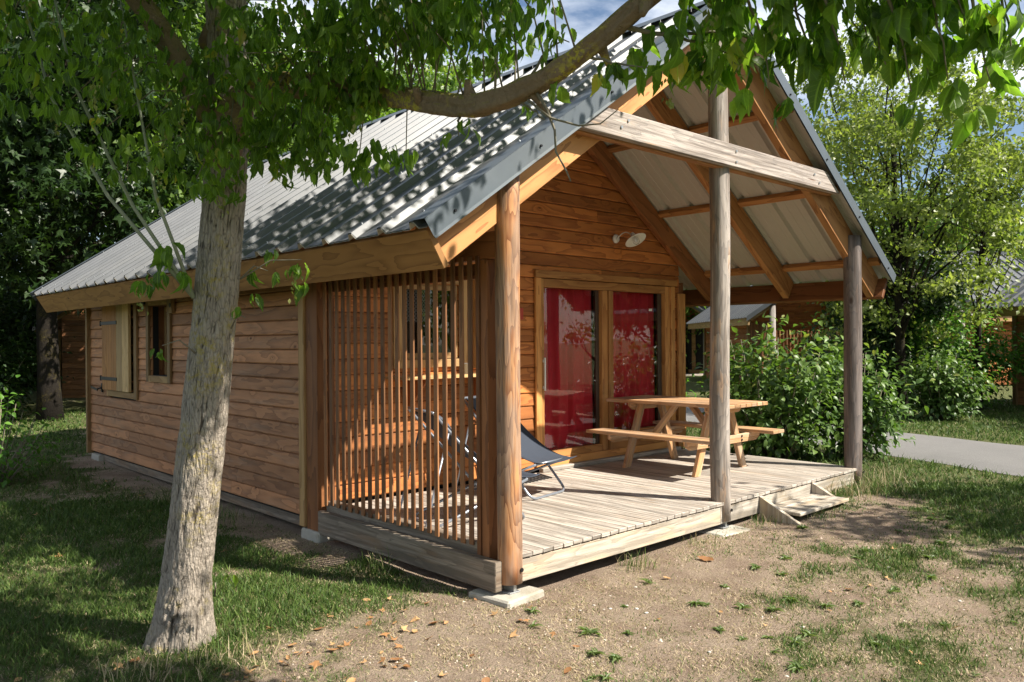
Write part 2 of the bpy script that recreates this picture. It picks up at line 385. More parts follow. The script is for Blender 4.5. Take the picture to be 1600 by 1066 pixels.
# ------------------------------------------------------------------ mesh builder
def vsub(a, b): return (a[0]-b[0], a[1]-b[1], a[2]-b[2])
def vlen(a): return math.sqrt(a[0]**2 + a[1]**2 + a[2]**2)

class MB:
    def __init__(s): s.v = []; s.f = []; s.uv = []; s.r = []; s.mi = []
    def face(s, pts, uvs, rnd, mi=0):
        b = len(s.v); s.v += [tuple(p) for p in pts]; s.f.append(tuple(range(b, b+len(pts))))
        s.uv += uvs; s.r.append(rnd); s.mi.append(mi)
    def hexa(s, qa, qb, rnd=None, mi=0, u0=None):
        """box between end quads qa and qb (same winding); grain runs from qa to qb"""
        if rnd is None: rnd = random.random()
        if u0 is None: u0 = rnd * 17.3
        b = len(s.v); s.v += [tuple(p) for p in qa] + [tuple(p) for p in qb]
        cA = np.mean(np.array(qa), 0); cB = np.mean(np.array(qb), 0); ax = cB - cA
        L = float(np.linalg.norm(ax)); ax = ax / max(L, 1e-9)
        vv = rnd * 5.1
        for i in range(4):
            j = (i+1) % 4
            w = vlen(vsub(qa[i], qa[j]))
            ua = float(np.dot(np.array(qa[i]) - cA, ax)); ub = float(np.dot(np.array(qa[j]) - cA, ax))
            ub2 = float(np.dot(np.array(qb[j]) - cA, ax)); ua2 = float(np.dot(np.array(qb[i]) - cA, ax))
            s.f.append((b+i, b+j, b+4+j, b+4+i))
            s.uv += [(u0+ua, vv), (u0+ub, vv+w), (u0+ub2, vv+w), (u0+ua2, vv)]
            s.r.append(rnd); s.mi.append(mi); vv += w
        w0 = vlen(vsub(qa[0], qa[1])); w1 = vlen(vsub(qa[1], qa[2]))
        for base, order in ((b, (3, 2, 1, 0)), (b+4, (0, 1, 2, 3))):
            s.f.append(tuple(base+k for k in order))
            uvq = {0: (0, 0), 1: (w0*.3, 0), 2: (w0*.3, w1), 3: (0, w1)}
            s.uv += [(u0+uvq[k][0], 9.0+uvq[k][1]) for k in order]
            s.r.append(rnd*0.6); s.mi.append(mi)
    def board(s, a, b, w, h, up=(0, 0, 1), rnd=None, mi=0):
        a = Vector(a); b = Vector(b); d = (b-a).normalized(); up = Vector(up)
        side = d.cross(up)
        if side.length < 1e-6: side = d.cross(Vector((1, 0, 0)))
        side.normalize(); up2 = side.cross(d).normalized()
        o = [(-w/2, -h/2), (w/2, -h/2), (w/2, h/2), (-w/2, h/2)]
        s.hexa([tuple(a + side*x + up2*y) for x, y in o], [tuple(b + side*x + up2*y) for x, y in o], rnd, mi)
    def box(s, x0, x1, y0, y1, z0, z1, axis=None, rnd=None, mi=0):
        d = (x1-x0, y1-y0, z1-z0)
        if axis is None: axis = int(np.argmax(d))
        if axis == 0:
            qa = [(x0, y0, z0), (x0, y0, z1), (x0, y1, z1), (x0, y1, z0)]; qb = [(x1, p[1], p[2]) for p in qa]
        elif axis == 1:
            qa = [(x0, y0, z0), (x1, y0, z0), (x1, y0, z1), (x0, y0, z1)]; qb = [(p[0], y1, p[2]) for p in qa]
            qa, qb = qa[::-1], qb[::-1]
        else:
            qa = [(x0, y0, z0), (x0, y1, z0), (x1, y1, z0), (x1, y0, z0)]; qb = [(p[0], p[1], z1) for p in qa]
            qa, qb = qa[::-1], qb[::-1]
        s.hexa(qa[::-1], qb[::-1], rnd, mi)
    def tube(s, path, rad, n=10, cap=True, rnd=None, mi=0, wob=0.0):
        if rnd is None: rnd = random.random()
        P = [Vector(p) for p in path]; m = len(P)
        if isinstance(rad, (int, float)): rad = [rad]*m
        t0 = (P[1]-P[0]).normalized()
        ref = Vector((0, 0, 1)) if abs(t0.z) < 0.9 else Vector((1, 0, 0))
        nrm = (ref - t0*ref.dot(t0)).normalized(); u = rnd*11.0; base = len(s.v)
        us = []
        for i in range(m):
            t = (P[min(i+1, m-1)] - P[max(i-1, 0)]).normalized()
            nrm = (nrm - t*nrm.dot(t)).normalized(); bn = t.cross(nrm)
            for k in range(n):
                a = 2*PI*k/n
                r = rad[i]*(1 + (wob*mnoise.noise(Vector((math.cos(a)*1.2+rnd*50, math.sin(a)*1.2, P[i].length*1.3))) + wob*.5*mnoise.noise(Vector((math.cos(a)*3+P[i].x*9, math.sin(a)*3+P[i].y*9, P[i].z*9))) if wob else 0))
                s.v.append(tuple(P[i] + (nrm*math.cos(a) + bn*math.sin(a))*r))
            if i: u += (P[i]-P[i-1]).length
            us.append(u)
        for i in range(m-1):
            for k in range(n):
                k2 = (k+1) % n
                s.f.append((base+i*n+k, base+i*n+k2, base+(i+1)*n+k2, base+(i+1)*n+k))
                c = 2*PI*rad[i]
                s.uv += [(us[i], c*k/n), (us[i], c*(k+1)/n), (us[i+1], c*(k+1)/n), (us[i+1], c*k/n)]
                s.r.append(rnd); s.mi.append(mi)
        if cap:
            for i, rev in ((0, True), (m-1, False)):
                idx = [base+i*n+k for k in range(n)]
                if rev: idx = idx[::-1]
                s.f.append(tuple(idx)); s.uv += [(us[i] + .05*math.cos(2*PI*k/n), .1*math.sin(2*PI*k/n)) for k in range(n)]
                s.r.append(rnd*.6); s.mi.append(mi)
    def lathe(s, prof, n=24, centre=(0, 0, 0), axis=(0, 0, 1), rnd=0.5, mi=0):
        ax = Vector(axis).normalized(); ref = Vector((1, 0, 0)) if abs(ax.x) < .9 else Vector((0, 1, 0))
        e1 = (ref - ax*ref.dot(ax)).normalized(); e2 = ax.cross(e1); c = Vector(centre); base = len(s.v)
        for r, z in prof:
            for k in range(n):
                a = 2*PI*k/n; s.v.append(tuple(c + ax*z + (e1*math.cos(a)+e2*math.sin(a))*r))
        for i in range(len(prof)-1):
            for k in range(n):
                k2 = (k+1) % n
                s.f.append((base+i*n+k, base+i*n+k2, base+(i+1)*n+k2, base+(i+1)*n+k))
                s.uv += [(i, k/n), (i, (k+1)/n), (i+1, (k+1)/n), (i+1, k/n)]; s.r.append(rnd); s.mi.append(mi)
    def build(s, name, mats, parent=None, bevel=0.0, smooth=False, solid=0.0):
        me = bpy.data.meshes.new(name)
        me.from_pydata(s.v, [], s.f)
        if not isinstance(mats, (list, tuple)): mats = [mats]
        for m in mats: me.materials.append(m)
        uvl = me.uv_layers.new(name='UVMap'); uvl.data.foreach_set('uv', np.array(s.uv, dtype=np.float32).ravel())
        at = me.attributes.new('rnd', 'FLOAT', 'FACE'); at.data.foreach_set('value', np.array(s.r, dtype=np.float32))
        me.polygons.foreach_set('material_index', np.array(s.mi, dtype=np.int32))
        if smooth: me.polygons.foreach_set('use_smooth', np.ones(len(s.f), dtype=bool))
        me.update()
        ob = bpy.data.objects.new(name, me); COL.objects.link(ob)
        if parent is not None: ob.parent = parent
        if solid:
            md = ob.modifiers.new('solid', 'SOLIDIFY'); md.thickness = solid; md.offset = 0
        if bevel:
            md = ob.modifiers.new('bevel', 'BEVEL'); md.width = bevel; md.segments = 1; md.limit_method = 'ANGLE'; md.harden_normals = False
        return ob

def thing(name, label, cat, loc=(0, 0, 0), rz=0.0, group=None):
    o = bpy.data.objects.new(name, None); COL.objects.link(o)
    o.location = loc; o.rotation_euler = (0, 0, rz); o['label'] = label; o['category'] = cat
    if group: o['group'] = group
    return o
def tag(o, label, cat, group=None, kind=None):
    if label: o['label'] = label
    if cat: o['category'] = cat
    if group: o['group'] = group
    if kind: o['kind'] = kind
    return o
def copy_tree(o, parent=None):
    c = o.copy(); COL.objects.link(c); c.parent = parent
    for ch in list(o.children): copy_tree(ch, c)
    return c

# ------------------------------------------------------------------ ground
def smooth01(x): x = np.clip(x, 0, 1); return x*x*(3-2*x)
def vnoise(x, y, sc, seed=0):
    x = np.asarray(x, float)*sc + seed*17.13; y = np.asarray(y, float)*sc + seed*9.71
    xi = np.floor(x).astype(np.int64); yi = np.floor(y).astype(np.int64); xf = smooth01(x-xi); yf = smooth01(y-yi)
    def h(a, b):
        n = (a*374761393 + b*668265263 + seed*1274126177) & 0x7fffffff
        n = ((n ^ (n >> 13))*1274126177) & 0x7fffffff
        return ((n ^ (n >> 16)) & 0xffff)/65535.0
    return (h(xi, yi)*(1-xf)+h(xi+1, yi)*xf)*(1-yf) + (h(xi, yi+1)*(1-xf)+h(xi+1, yi+1)*xf)*yf
def gz(x, y):
    x = np.asarray(x, float); y = np.asarray(y, float)
    z = 0.13*smooth01(x/5.5) + 0.07*smooth01((y-2)/7)
    z = z - 0.12*smooth01((y-12)/10)
    near = 1 - smooth01((np.hypot(x, y)-25)/20)
    return z + (0.045*(vnoise(x, y, .45, 3)-.5) + 0.02*(vnoise(x, y, 1.7, 4)-.5))*(0.4+0.6*near)
PATH_N = [(5.2, -7.5), (5.9, -4.0), (6.6, -1.2), (7.43, .84), (8.8, 4.37), (10.6, 9.0), (13.5, 15), (19, 22)]
PATH_F = [(8.6, -7.5), (9.05, -4.0), (9.58, -.41), (10.08, 1.76), (11.4, 5.6), (13.4, 9.8), (16.5, 14), (22, 20)]
def path_side(y):
    ny = [p[1] for p in PATH_N]; return np.interp(y, ny, [p[0] for p in PATH_N]), np.interp(y, [p[1] for p in PATH_F], [p[0] for p in PATH_F])
def on_path(x, y, m=0.0):
    a, b = path_side(y); return (x > a-m) & (x < b+m)
def under_cabin(x, y): return (x > -0.05) & (x < 5.1) & (y > 0.0) & (y < 8.7)
def greenness(x, y):
    x = np.asarray(x, float); y = np.asarray(y, float)
    g = 0.85+0.22*smooth01((x-4.6)/1.0)+0.12*smooth01((-x-1.2)/1.0)
    # worn patch in front of the terrace
    d = np.hypot((x-1.1)/3.1, (y+1.7)/2.1)
    g = g - 0.50*smooth01((1.45-d)/0.75)
    g = g + 0.24*smooth01((x-.9)/1.8)*smooth01((-y-.6)/.6) - 0.40*smooth01(1-np.abs(y+0.6)/1.0)*smooth01((5.2-x)/1.0)*smooth01((x+1.6)/.8)
    # strip along the side wall
    g = np.where((x < 0.2) & (y > 1.5) & (y < 9.2), g - 0.6*smooth01((x+.75)/0.5), g)
    g = g - 0.12*smooth01(1-np.hypot(x+2.0, y-0.3)/1.3) - 0.34*smooth01((1.1-np.hypot((x+1.0)/1.5, (y+.15)/1.0))/.8)
    g = g + 0.45*(vnoise(x, y, .9, 8)-.5) + 0.55*(vnoise(x, y, 3.1, 9)-.5) + 0.5*(vnoise(x, y, 7.3, 19)-.5)
    g = np.where(under_cabin(x, y), 0.0, g)
    return np.clip(g, 0, 1)

def make_ground():
    def axis(lo, hi, step, far):
        a = list(np.arange(lo, hi, step)); s = step; p = a[-1]
        while p < far: s *= 1.25; p += s; a.append(p)
        s = step; p = a[0]; pre = []
        while p > -far: s *= 1.25; p -= s; pre.append(p)
        return np.array(pre[::-1]+a)
    X = axis(-7, 13, .085, 260); Y = axis(-6, 16, .085, 260)
    gx, gy = np.meshgrid(X, Y); nx, ny = len(X), len(Y)
    z = gz(gx, gy) + 0.012*(vnoise(gx, gy, 9, 5)-.5)
    v = np.stack([gx, gy, z], -1).reshape(-1, 3)
    i = np.arange(nx-1); j = np.arange(ny-1); ii, jj = np.meshgrid(i, j)
    a = (jj*nx+ii).ravel(); f = np.stack([a, a+1, a+1+nx, a+nx], 1)
    me = np_mesh('ground', v, f)
    at = me.attributes.new('green', 'FLOAT', 'POINT'); at.data.foreach_set('value', greenness(gx, gy).ravel().astype(np.float32))
    me.materials.append(M['ground']); me.polygons.foreach_set('use_smooth', np.ones(len(f), dtype=bool))
    o = bpy.data.objects.new('ground', me); COL.objects.link(o); o['kind'] = 'structure'

def np_mesh(name, v, f, uv=None, rnd=None, mat=None, smooth=False):
    me = bpy.data.meshes.new(name)
    v = np.ascontiguousarray(v, dtype=np.float32); f = np.ascontiguousarray(f, dtype=np.int32)
    k = f.shape[1]
    me.vertices.add(len(v)); me.vertices.foreach_set('co', v.ravel())
    me.loops.add(f.size); me.loops.foreach_set('vertex_index', f.ravel())
    me.polygons.add(len(f)); me.polygons.foreach_set('loop_start', np.arange(0, f.size, k, dtype=np.int32))
    if uv is not None:
        l = me.uv_layers.new(name='UVMap'); l.data.foreach_set('uv', np.ascontiguousarray(uv, dtype=np.float32).ravel())
    if rnd is not None:
        at = me.attributes.new('rnd', 'FLOAT', 'FACE'); at.data.foreach_set('value', np.ascontiguousarray(rnd, dtype=np.float32))
    if mat: me.materials.append(mat)
    if smooth: me.polygons.foreach_set('use_smooth', np.ones(len(f), dtype=bool))
    me.update(calc_edges=True)
    return me

make_ground()
# path
def make_path():
    mb = MB(); ys = np.arange(-7.5, 20, .3)
    for k in range(len(ys)-1):
        for q in range(6):
            pts = []
            for (yy, qq) in ((ys[k], q), (ys[k], q+1), (ys[k+1], q+1), (ys[k+1], q)):
                a, b = path_side(yy); a += 0.10*(float(vnoise(yy, 0, 1.3, 2))-.5); x = a+(b-a)*qq/6
                pts.append((float(x), float(yy), float(gz(x, yy))+.035 - (.03 if qq in (0, 6) else 0)))
            mb.face(pts, [(0, 0)]*4, 0.5)
    o = mb.build('path', M['asphalt'], smooth=True); o['kind'] = 'structure'
make_path()

# ------------------------------------------------------------------ the cabin (local frame: x across, y along, z up)
W = 5.06; EX = 0.74; ZE = 2.349; SL = 0.687; XR = W/2; LEN = 8.64
ZR = ZE + SL*(XR+EX)
def zt(x): return ZE + SL*(min(x, W-x)+EX)

def roof_sheet(mb, side, y0, y1, pitch=0.333, off=0.0, minor=True, mi=0, und=False):
    """trapezoidal sheet; side -1 left, +1 right"""
    prof = []; y = y0
    ribs = []
    yy = y0 + 0.12
    while yy < y1 - .05: ribs.append(yy); yy += pitch
    pts = [(y0, 0.0)]
    for r in ribs:
        if r-.042 > pts[-1][0]: pts += [(r-.042, 0), (r-.018, .042), (r+.018, .042), (r+.042, 0)]
        if minor and r+pitch < y1:
            for k in (1, 2):
                c = r+pitch*k/3; pts += [(c-.012, 0), (c-.006, .004), (c+.006, .004), (c+.012, 0)]
    pts.append((y1, 0.0))
    n = 7
    xe, xt = (-EX, XR) if side < 0 else (W+EX, XR)
    b = len(mb.v)
    ln = math.hypot(XR+EX, ZR-ZE)
    for i in range(n+1):
        s = i/n; x = xe+(xt-xe)*s; z = ZE+(ZR-ZE)*s
        for (yy, h) in pts:
            dip = 0
            mb.v.append((x + side*0.566*h, yy, z + h*.824 + off + dip))
    m = len(pts)
    for i in range(n):
        for k in range(m-1):
            f = (b+i*m+k, b+i*m+k+1, b+(i+1)*m+k+1, b+(i+1)*m+k)
            if side < 0: f = f[::-1]
            if und: f = f[::-1]
            mb.f.append(f); mb.uv += [(0, 0)]*4; mb.r.append(.5); mb.mi.append(mi)
    return ribs

def cut_boards(mb, plane, c0, c1, zlo, zhi, limits, openings, bh=.135, t=.022, lap=.006, facing=-1, top=None, gap=.004):
    """horizontal siding on plane y=c (plane 'y') or x=c (plane 'x'); limits=(a0,a1); openings=[(a0,a1,z0,z1)]"""
    z = zlo
    while z < zhi - .01:
        z1 = min(z+bh, zhi)
        segs = [limits]
        if top is not None: segs = [top(z, z1, limits)]
        for (oa, ob, oz0, oz1) in openings:
            if z1-.02 > oz0 and z+.02 < oz1:
                ns = []
                for (a, b) in segs:
                    if oa > a: ns.append((a, min(oa, b)))
                    if ob < b: ns.append((max(ob, a), b))
                segs = [s for s in ns if s[1]-s[0] > .005]
        if limits[1]-limits[0] > 3.5 and bh < .15:
            ns = []
            for (a, b) in segs:
                if b-a > 2.4 and random.random() < .55:
                    m = random.uniform(a+.8, b-.8); ns += [(a, m-.0012), (m+.0012, b)]
                else: ns.append((a, b))
            segs = ns
        for (a, b) in segs:
            if b-a < .01: continue
            rnd = random.random()
            j = random.uniform(-.0015, .0015)
            f0 = c0 + facing*(t+lap+j); f1 = c0 + facing*(t-.004+j); ch = .010; bk = c0
            # outline: chamfered lap board
            prof = [(bk, z+gap), (f0-facing*.006, z+gap), (f0, z+gap+ch), (f1, z1-ch), (f1-facing*.010, z1), (bk, z1)]
            def P(s, q): return (s, q[0], q[1]) if plane == 'y' else (q[0], s, q[1])
            n = len(prof); bb = len(mb.v)
            mb.v += [P(a, q) for q in prof] + [P(b, q) for q in prof]
            vv = rnd*7; u0 = rnd*13
            for i in range(n):
                k = (i+1) % n
                w = math.hypot(prof[i][0]-prof[k][0], prof[i][1]-prof[k][1])
                fc = (bb+i, bb+k, bb+n+k, bb+n+i)
                uvs = [(u0+a, vv), (u0+a, vv+w), (u0+b, vv+w), (u0+b, vv)]
                if (plane == 'y') == (facing < 0): fc = fc[::-1]; uvs = uvs[::-1]
                mb.f.append(fc); mb.uv += uvs; mb.r.append(rnd); mb.mi.append(0); vv += w
            for base, rv in ((bb, 0), (bb+n, 1)):
                ids = list(range(base, base+n))
                if rv: ids = ids[::-1]
                mb.f.append(tuple(ids)); mb.uv += [(u0, 3.0)]*n; mb.r.append(rnd); mb.mi.append(0)
        z = z1

def curtain(mb, x0, x1, y, z0, z1, folds, amp=.025):
    n = int(folds*10); m = 14; b = len(mb.v)
    for j in range(m+1):
        tz = j/m; z = z1+(z0-z1)*tz
        for i in range(n+1):
            s = i/n; x = x0+(x1-x0)*s
            ph = s*folds*2*PI + .6*math.sin(s*9+1.3) + .15*math.sin(tz*4+s*20)
            a = amp*(0.55+.45*tz)*(1+.5*math.sin(s*23))
            mb.v.append((x+.006*math.sin(tz*5+s*30), y+a*math.sin(ph), z))
    for j in range(m):
        for i in range(n):
            mb.f.append((b+j*(n+1)+i, b+(j+1)*(n+1)+i, b+(j+1)*(n+1)+i+1, b+j*(n+1)+i+1))
            mb.uv += [(i/n*2, j/m*2), (i/n*2, (j+1)/m*2), ((i+1)/n*2, (j+1)/m*2), ((i+1)/n*2, j/m*2)]; mb.r.append(.5); mb.mi.append(0)

def top_lim(z, z1, lim):
    a, b = lim
    xx = (z1 + .03 - ZE)/SL - EX
    return (max(a, xx), min(b, W-xx))

YD = 2.20     # face plane of the door wall
def build_cabin():
    c = thing('wooden_cabin', 'larch cabin with open timber terrace and grey ribbed metal roof in the foreground', 'cabin')
    # --- walls
    mb = MB(); cut_boards(mb, 'x', -.05, 0, .17, 2.30, (2.52, LEN-.04), [(5.62, 6.22, 1.30, 2.12), (6.74, 7.74, 1.05, 2.16)], facing=-1, bh=.1315)
    mb.build('wall', M['siding_side'], c)
    mb = MB(); cut_boards(mb, 'y', YD+.03, 0, .32, 4.62, (-.03, W-.04), [(2.52, 4.74, .34, 2.34), (.74, 1.40, 1.52, 2.22)], facing=-1, bh=.135, top=top_lim)
    w1 = mb.build('wall', M['siding_door'], c)
    mb = MB(); cut_boards(mb, 'x', W+.01, 0, .17, 2.30, (YD, LEN-.04), [], facing=1, bh=.135)
    cut_boards(mb, 'y', LEN-.02, 0, .17, 4.62, (0, W), [], facing=1, bh=.135, top=top_lim)
    mb.build('wall', M['siding_side'], c)
    # inner shell (backing)
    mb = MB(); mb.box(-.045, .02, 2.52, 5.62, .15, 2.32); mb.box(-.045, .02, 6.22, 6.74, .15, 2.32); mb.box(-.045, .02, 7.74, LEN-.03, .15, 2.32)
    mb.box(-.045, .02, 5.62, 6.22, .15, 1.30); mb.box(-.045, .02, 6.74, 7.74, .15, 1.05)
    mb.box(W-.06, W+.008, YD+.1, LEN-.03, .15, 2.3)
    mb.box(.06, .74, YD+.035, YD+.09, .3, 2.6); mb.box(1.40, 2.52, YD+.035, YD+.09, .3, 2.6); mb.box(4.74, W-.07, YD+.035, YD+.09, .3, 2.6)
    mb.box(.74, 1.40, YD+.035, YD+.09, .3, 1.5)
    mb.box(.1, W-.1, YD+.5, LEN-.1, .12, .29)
    mb.build('dark_backing', M['dark_inside'], c)
    # --- floor frame under the side wall and skirting
    mb = MB(); mb.box(-.03, .03, 2.3, LEN-.06, .06, .168); mb.build('sill_beam', M['side_beam'], c)
    # --- corner trims
    mb = MB(); mb.box(-.125, -.045, LEN-.045, LEN+.02, .14, 2.28); mb.box(-.045, .02, LEN+.003, LEN+.03, .14, 2.28); mb.build('corner_trim', M['trim'], c, bevel=.004)
    mb = MB(); mb.box(-.125, -.04, 2.425, 2.517, .10, 2.24); mb.build('corner_trim', M['trim'], c, bevel=.004)
    mb = MB(); mb.box(-.105, .045, 2.23, 2.42, .06, 2.24); mb.box(-.02, .04, 2.19, 2.228, .31, 2.2); mb.build('corner_post', M['larch_dark'], c, bevel=.004)
    mb = MB(); mb.box(W-.11, W+.01, YD-.035, YD-.002, .32, 2.26); mb.box(W+.012, W+.045, YD-.03, YD+.06, .32, 2.26); mb.build('corner_trim', M['door_frame'], c, bevel=.004)
    # --- roof
    for side in (-1, 1):
        mb = MB(); ribs = roof_sheet(mb, side, -.14, LEN+.23, minor=False); roof_sheet(mb, side, -.14, LEN+.23, off=-.010, mi=1, und=True)
        r = mb.build('roof', [M['roof'], M['roof_under']], c)
        sc = MB()
        for ry in ribs:
            for t in (.03, .27, .52, .78):
                x = (-EX+(XR+EX)*t) if side < 0 else (W+EX-(XR+EX)*t); z = zt(x)
                p = Vector((x+side*.566*.036, ry, z+.824*.036)); nrm = Vector((side*.566, 0, .824))
                sc.tube([p, p+nrm*.006], .012, 8); sc.tube([p+nrm*.006, p+nrm*.018], .006, 6)
        o_ = sc.build('roof_screw', M['galv'], r); o_['kind'] = 'stuff'
    mb = MB()
    for s in (-1, 1):
        nv = Vector((s*.566, 0, .824)); dn = Vector((s*.824, 0, -.566))
        p0 = Vector((XR, 0, ZR+.045)); 
        a = p0 + nv*.004; bpt = p0 + dn*.17 + nv*.002
        mb.hexa([(a.x, -.17, a.z), (a.x, -.17, a.z+.003), (bpt.x, -.17, bpt.z+.003), (bpt.x, -.17, bpt.z)],
                [(a.x, LEN+.25, a.z), (a.x, LEN+.25, a.z+.003), (bpt.x, LEN+.25, bpt.z+.003), (bpt.x, LEN+.25, bpt.z)])
    mb.build('ridge_cap', M['flashing'], c)
    # verge flashing, front and back
    for yv, o in ((-.155, -1), (LEN+.245, 1)):
        mb = MB()
        for s in (-1, 1):
            xe = -EX if s < 0 else W+EX
            def pt(x, nn): z = ZE+SL*((x if s < 0 else W-x)+EX); return (x+s*.566*nn, z+.824*nn)
            def strip(ya, na, yb, nb, yc=None):
                A = pt(xe, na); B = pt(XR, na); A2 = pt(xe, nb); B2 = pt(XR, nb)
                t = .0015
                qa = [(A[0], ya, A[1]), (A2[0], yb, A2[1]), (A2[0], yb+.002, A2[1]+.002), (A[0], ya+.002, A[1]+.002)]
                qb = [(XR, ya, ZR+na/.824), (XR, yb, ZR+nb/.824), (XR, yb+.002, ZR+nb/.824+.002), (XR, ya+.002, ZR+na/.824+.002)]
                mb.hexa(qa, qb, .5)
            strip(yv, .046, yv, -.086); strip(yv, .046, yv-o*.13, .046) if o < 0 else strip(yv, .046, yv-.13, .046)
            strip(yv+o*.001, -.072, yv+o*.014, -.086)
        fl = mb.build('verge_flashing', M['flashing'], c)
        if o < 0:
            sc = MB()
            for s in (-1, 1):
                for t in (.06, .28, .5, .72, .92):
                    x = -EX+(XR+EX)*t; z = ZE+SL*(x+EX)-.03
                    if s > 0: x = W-x
                    sc.tube([(x, yv, z), (x, yv-.012, z)], .009, 8)
            sc.build('screw', M['black_metal'], fl)
    # eave fascias
    for s in (-1, 1):
        mb = MB()
        def q(x, z): return (x if s < 0 else W-x, z)
        a = q(-EX+.035, ZE-.018); b2 = q(-EX+.165, ZE-.235); c2 = q(-EX+.205, ZE-.21); d2 = q(-EX+.075, ZE+.006)
        mb.hexa([(p[0], -.09, p[1]) for p in (a, b2, c2, d2)], [(p[0], LEN+.17, p[1]) for p in (a, b2, c2, d2)])
        mb.build('fascia', M['fascia'] if s < 0 else M['larch_dark'], c, bevel=.004)
        mb = MB(); x0, x1 = (-.50, -.36) if s < 0 else (W+.02, W+.56)
        zz0 = ZE-.215; mb.hexa([(x0, .12, zz0-.004), (x1, .12, 2.18), (x1, .12, 2.202), (x0, .12, zz0+.018)],
                               [(x0, LEN+.1, zz0-.004), (x1, LEN+.1, 2.18), (x1, LEN+.1, 2.202), (x0, LEN+.1, zz0+.018)])
        if s < 0: mb.build('soffit', M['larch_dark'], c)
        mb = MB(); x0, x1 = (-.045, .055) if s < 0 else (W-.055, W+.045)
        if s < 0: mb.box(x0, x1, .03, 8.55, 2.225, 2.40); mb.build('wall_plate', M['larch_dark'], c, bevel=.005)
        else: mb.box(x0, x1, 2.2, 8.55, 2.225, 2.40); mb.build('wall_plate', M['larch_dark'], c, bevel=.005)
    # rafters
    def rafter(y0, y1, dep, s, mat, xcut=-EX+.16):
        mb = MB(); top = .055
        xa = -EX+.03
        pts = []
        def q(x, z): return (x if s < 0 else W-x, z)
        za = ZE+SL*.03-top/.824
        # end cut square to the slope
        e1 = q(xa+.04, ZE+SL*.07-.02-top*.3); e0 = q(xa+.04+.566*dep, ZE+SL*.07-.02-top*.3-.824*dep)
        t1 = q(XR, ZR-.02-top*.3); t0 = q(XR, ZR-.02-top*.3-dep/.824)
        mb.hexa([(e0[0], y0, e0[1]), (e0[0], y1, e0[1]), (e1[0], y1, e1[1]), (e1[0], y0, e1[1])],
                [(t0[0], y0, t0[1]), (t0[0], y1, t0[1]), (t1[0], y1, t1[1]), (t1[0], y0, t1[1])])
        return mb.build('rafter', mat, c, bevel=.005)
    for s in (-1, 1):
        rafter(.0, .075, .275, s, M['larch'])
        rafter(1.02, 1.10, .235, s, M['larch'])
        rafter(YD-.09, YD-.012, .22, s, M['larch_dark'])
    # purlins
    for s in (-1, 1):
        for x in (-.46, .52, 1.46, 2.36):
            z = ZE+SL*(x+EX)-.012
            nx = .566*(-1); mb = MB()
            o = [(0, 0), (.06, .06*SL), (.06+.03, .06*SL-.05), (.03, -.05)]
            segs = [(-.12, 0), (.077, 1.018), (1.102, YD-.092), (YD-.01, YD+.03)]
            for (ya, yb) in segs:
                def pp(y): return [((x+dx) if s < 0 else W-(x+dx), y, z+dz) for dx, dz in o]
                mb.hexa(pp(ya), pp(yb))
            mb.build('purlin', M['larch'], c, bevel=.003)
    # collar beam (tie) in front of the posts
    mb = MB(); zb, zt_ = 3.145, 3.335
    xl0 = (zb+.10-ZE)/SL-EX; xl1 = (zt_+.10-ZE)/SL-EX
    mb.hexa([(xl0, -.135, zb), (xl0, -.075, zb), (xl1, -.075, zt_), (xl1, -.135, zt_)],
            [(W-xl0, -.135, zb), (W-xl0, -.075, zb), (W-xl1, -.075, zt_), (W-xl1, -.135, zt_)])
    tb = mb.build('tie_beam', M['beam_grey'], c, bevel=.006)
    mb = MB(); mb.hexa([(xl0+.05, -.073, zb-.01), (xl0+.05, -.002, zb-.01), (xl0+.2, -.002, zb+.13), (xl0+.2, -.073, zb+.13)],
            [(W-xl0-.05, -.073, zb-.01), (W-xl0-.05, -.002, zb-.01), (W-xl0-.2, -.002, zb+.13), (W-xl0-.2, -.073, zb+.13)])
    mb.build('tie_beam', M['larch'], c, bevel=.004)
    mb = MB()
    for x, z in ((1.02, 3.22), (1.10, 3.28), (W-1.02, 3.20), (W-1.12, 3.27), (XR+.02, 3.19), (XR+.02, 3.28)):
        mb.tube([(x, -.135, z), (x, -.145, z)], .011, 8)
    mb.build('bolt', M['galv'], tb)
    # posts: round logs on steel stirrups
    for (x, r, mat, zb, ztop, lab) in ((0.02, .08, M['log'], .115, zt(0)-.10, None), (XR-.035, .083, M['log_grey'], .135, ZR-.2, 'weathered grey round post'), (W, .092, M['log_dark'], .16, zt(W)-.08, 'blackened round post')):
        mb = MB(); n = 22; path = []; rr = []
        for i in range(n+1):
            z = zb+(ztop-zb)*i/n
            path.append((x+.006*math.sin(z*2.1+x), .004*math.sin(z*1.7), z)); rr.append(r*(1+.02*math.sin(z*3.1+x*2)))
        mb.tube(path, rr, 28, wob=.05)
        p = mb.build('post', mat, c, smooth=False)
        for pl in p.data.polygons:
            pl.use_smooth = len(pl.vertices) == 4
        if lab: p['label'] = lab
        mb = MB(); mb.box(x-.012, x+.012, -.05, .05, zb-.05, zb+.02); mb.box(x-.045, x+.045, -.05, .05, zb-.063, zb-.052)
        mb.tube([(x, -.0, zb-.06), (x, 0, zb)], .011, 10)
        mb.build('stirrup', M['galv'], p, bevel=.001)
        mb = MB(); mb.tube([(x+.03, -r*1.0, zb+.09), (x+.03, -r*1.0-.006, zb+.09)], .014, 12); mb.build('bolt', M['black_metal'], p)
    # small square post carrying the slat screen
    mb = MB(); mb.box(-.049, .03, .125, .195, .10, 2.222); mb.box(-.060, -.02, .198, .235, .26, 2.25); mb.build('screen_post', M['larch_dark'], c, bevel=.004)
    # slat screen
    mb = MB(); k = 0
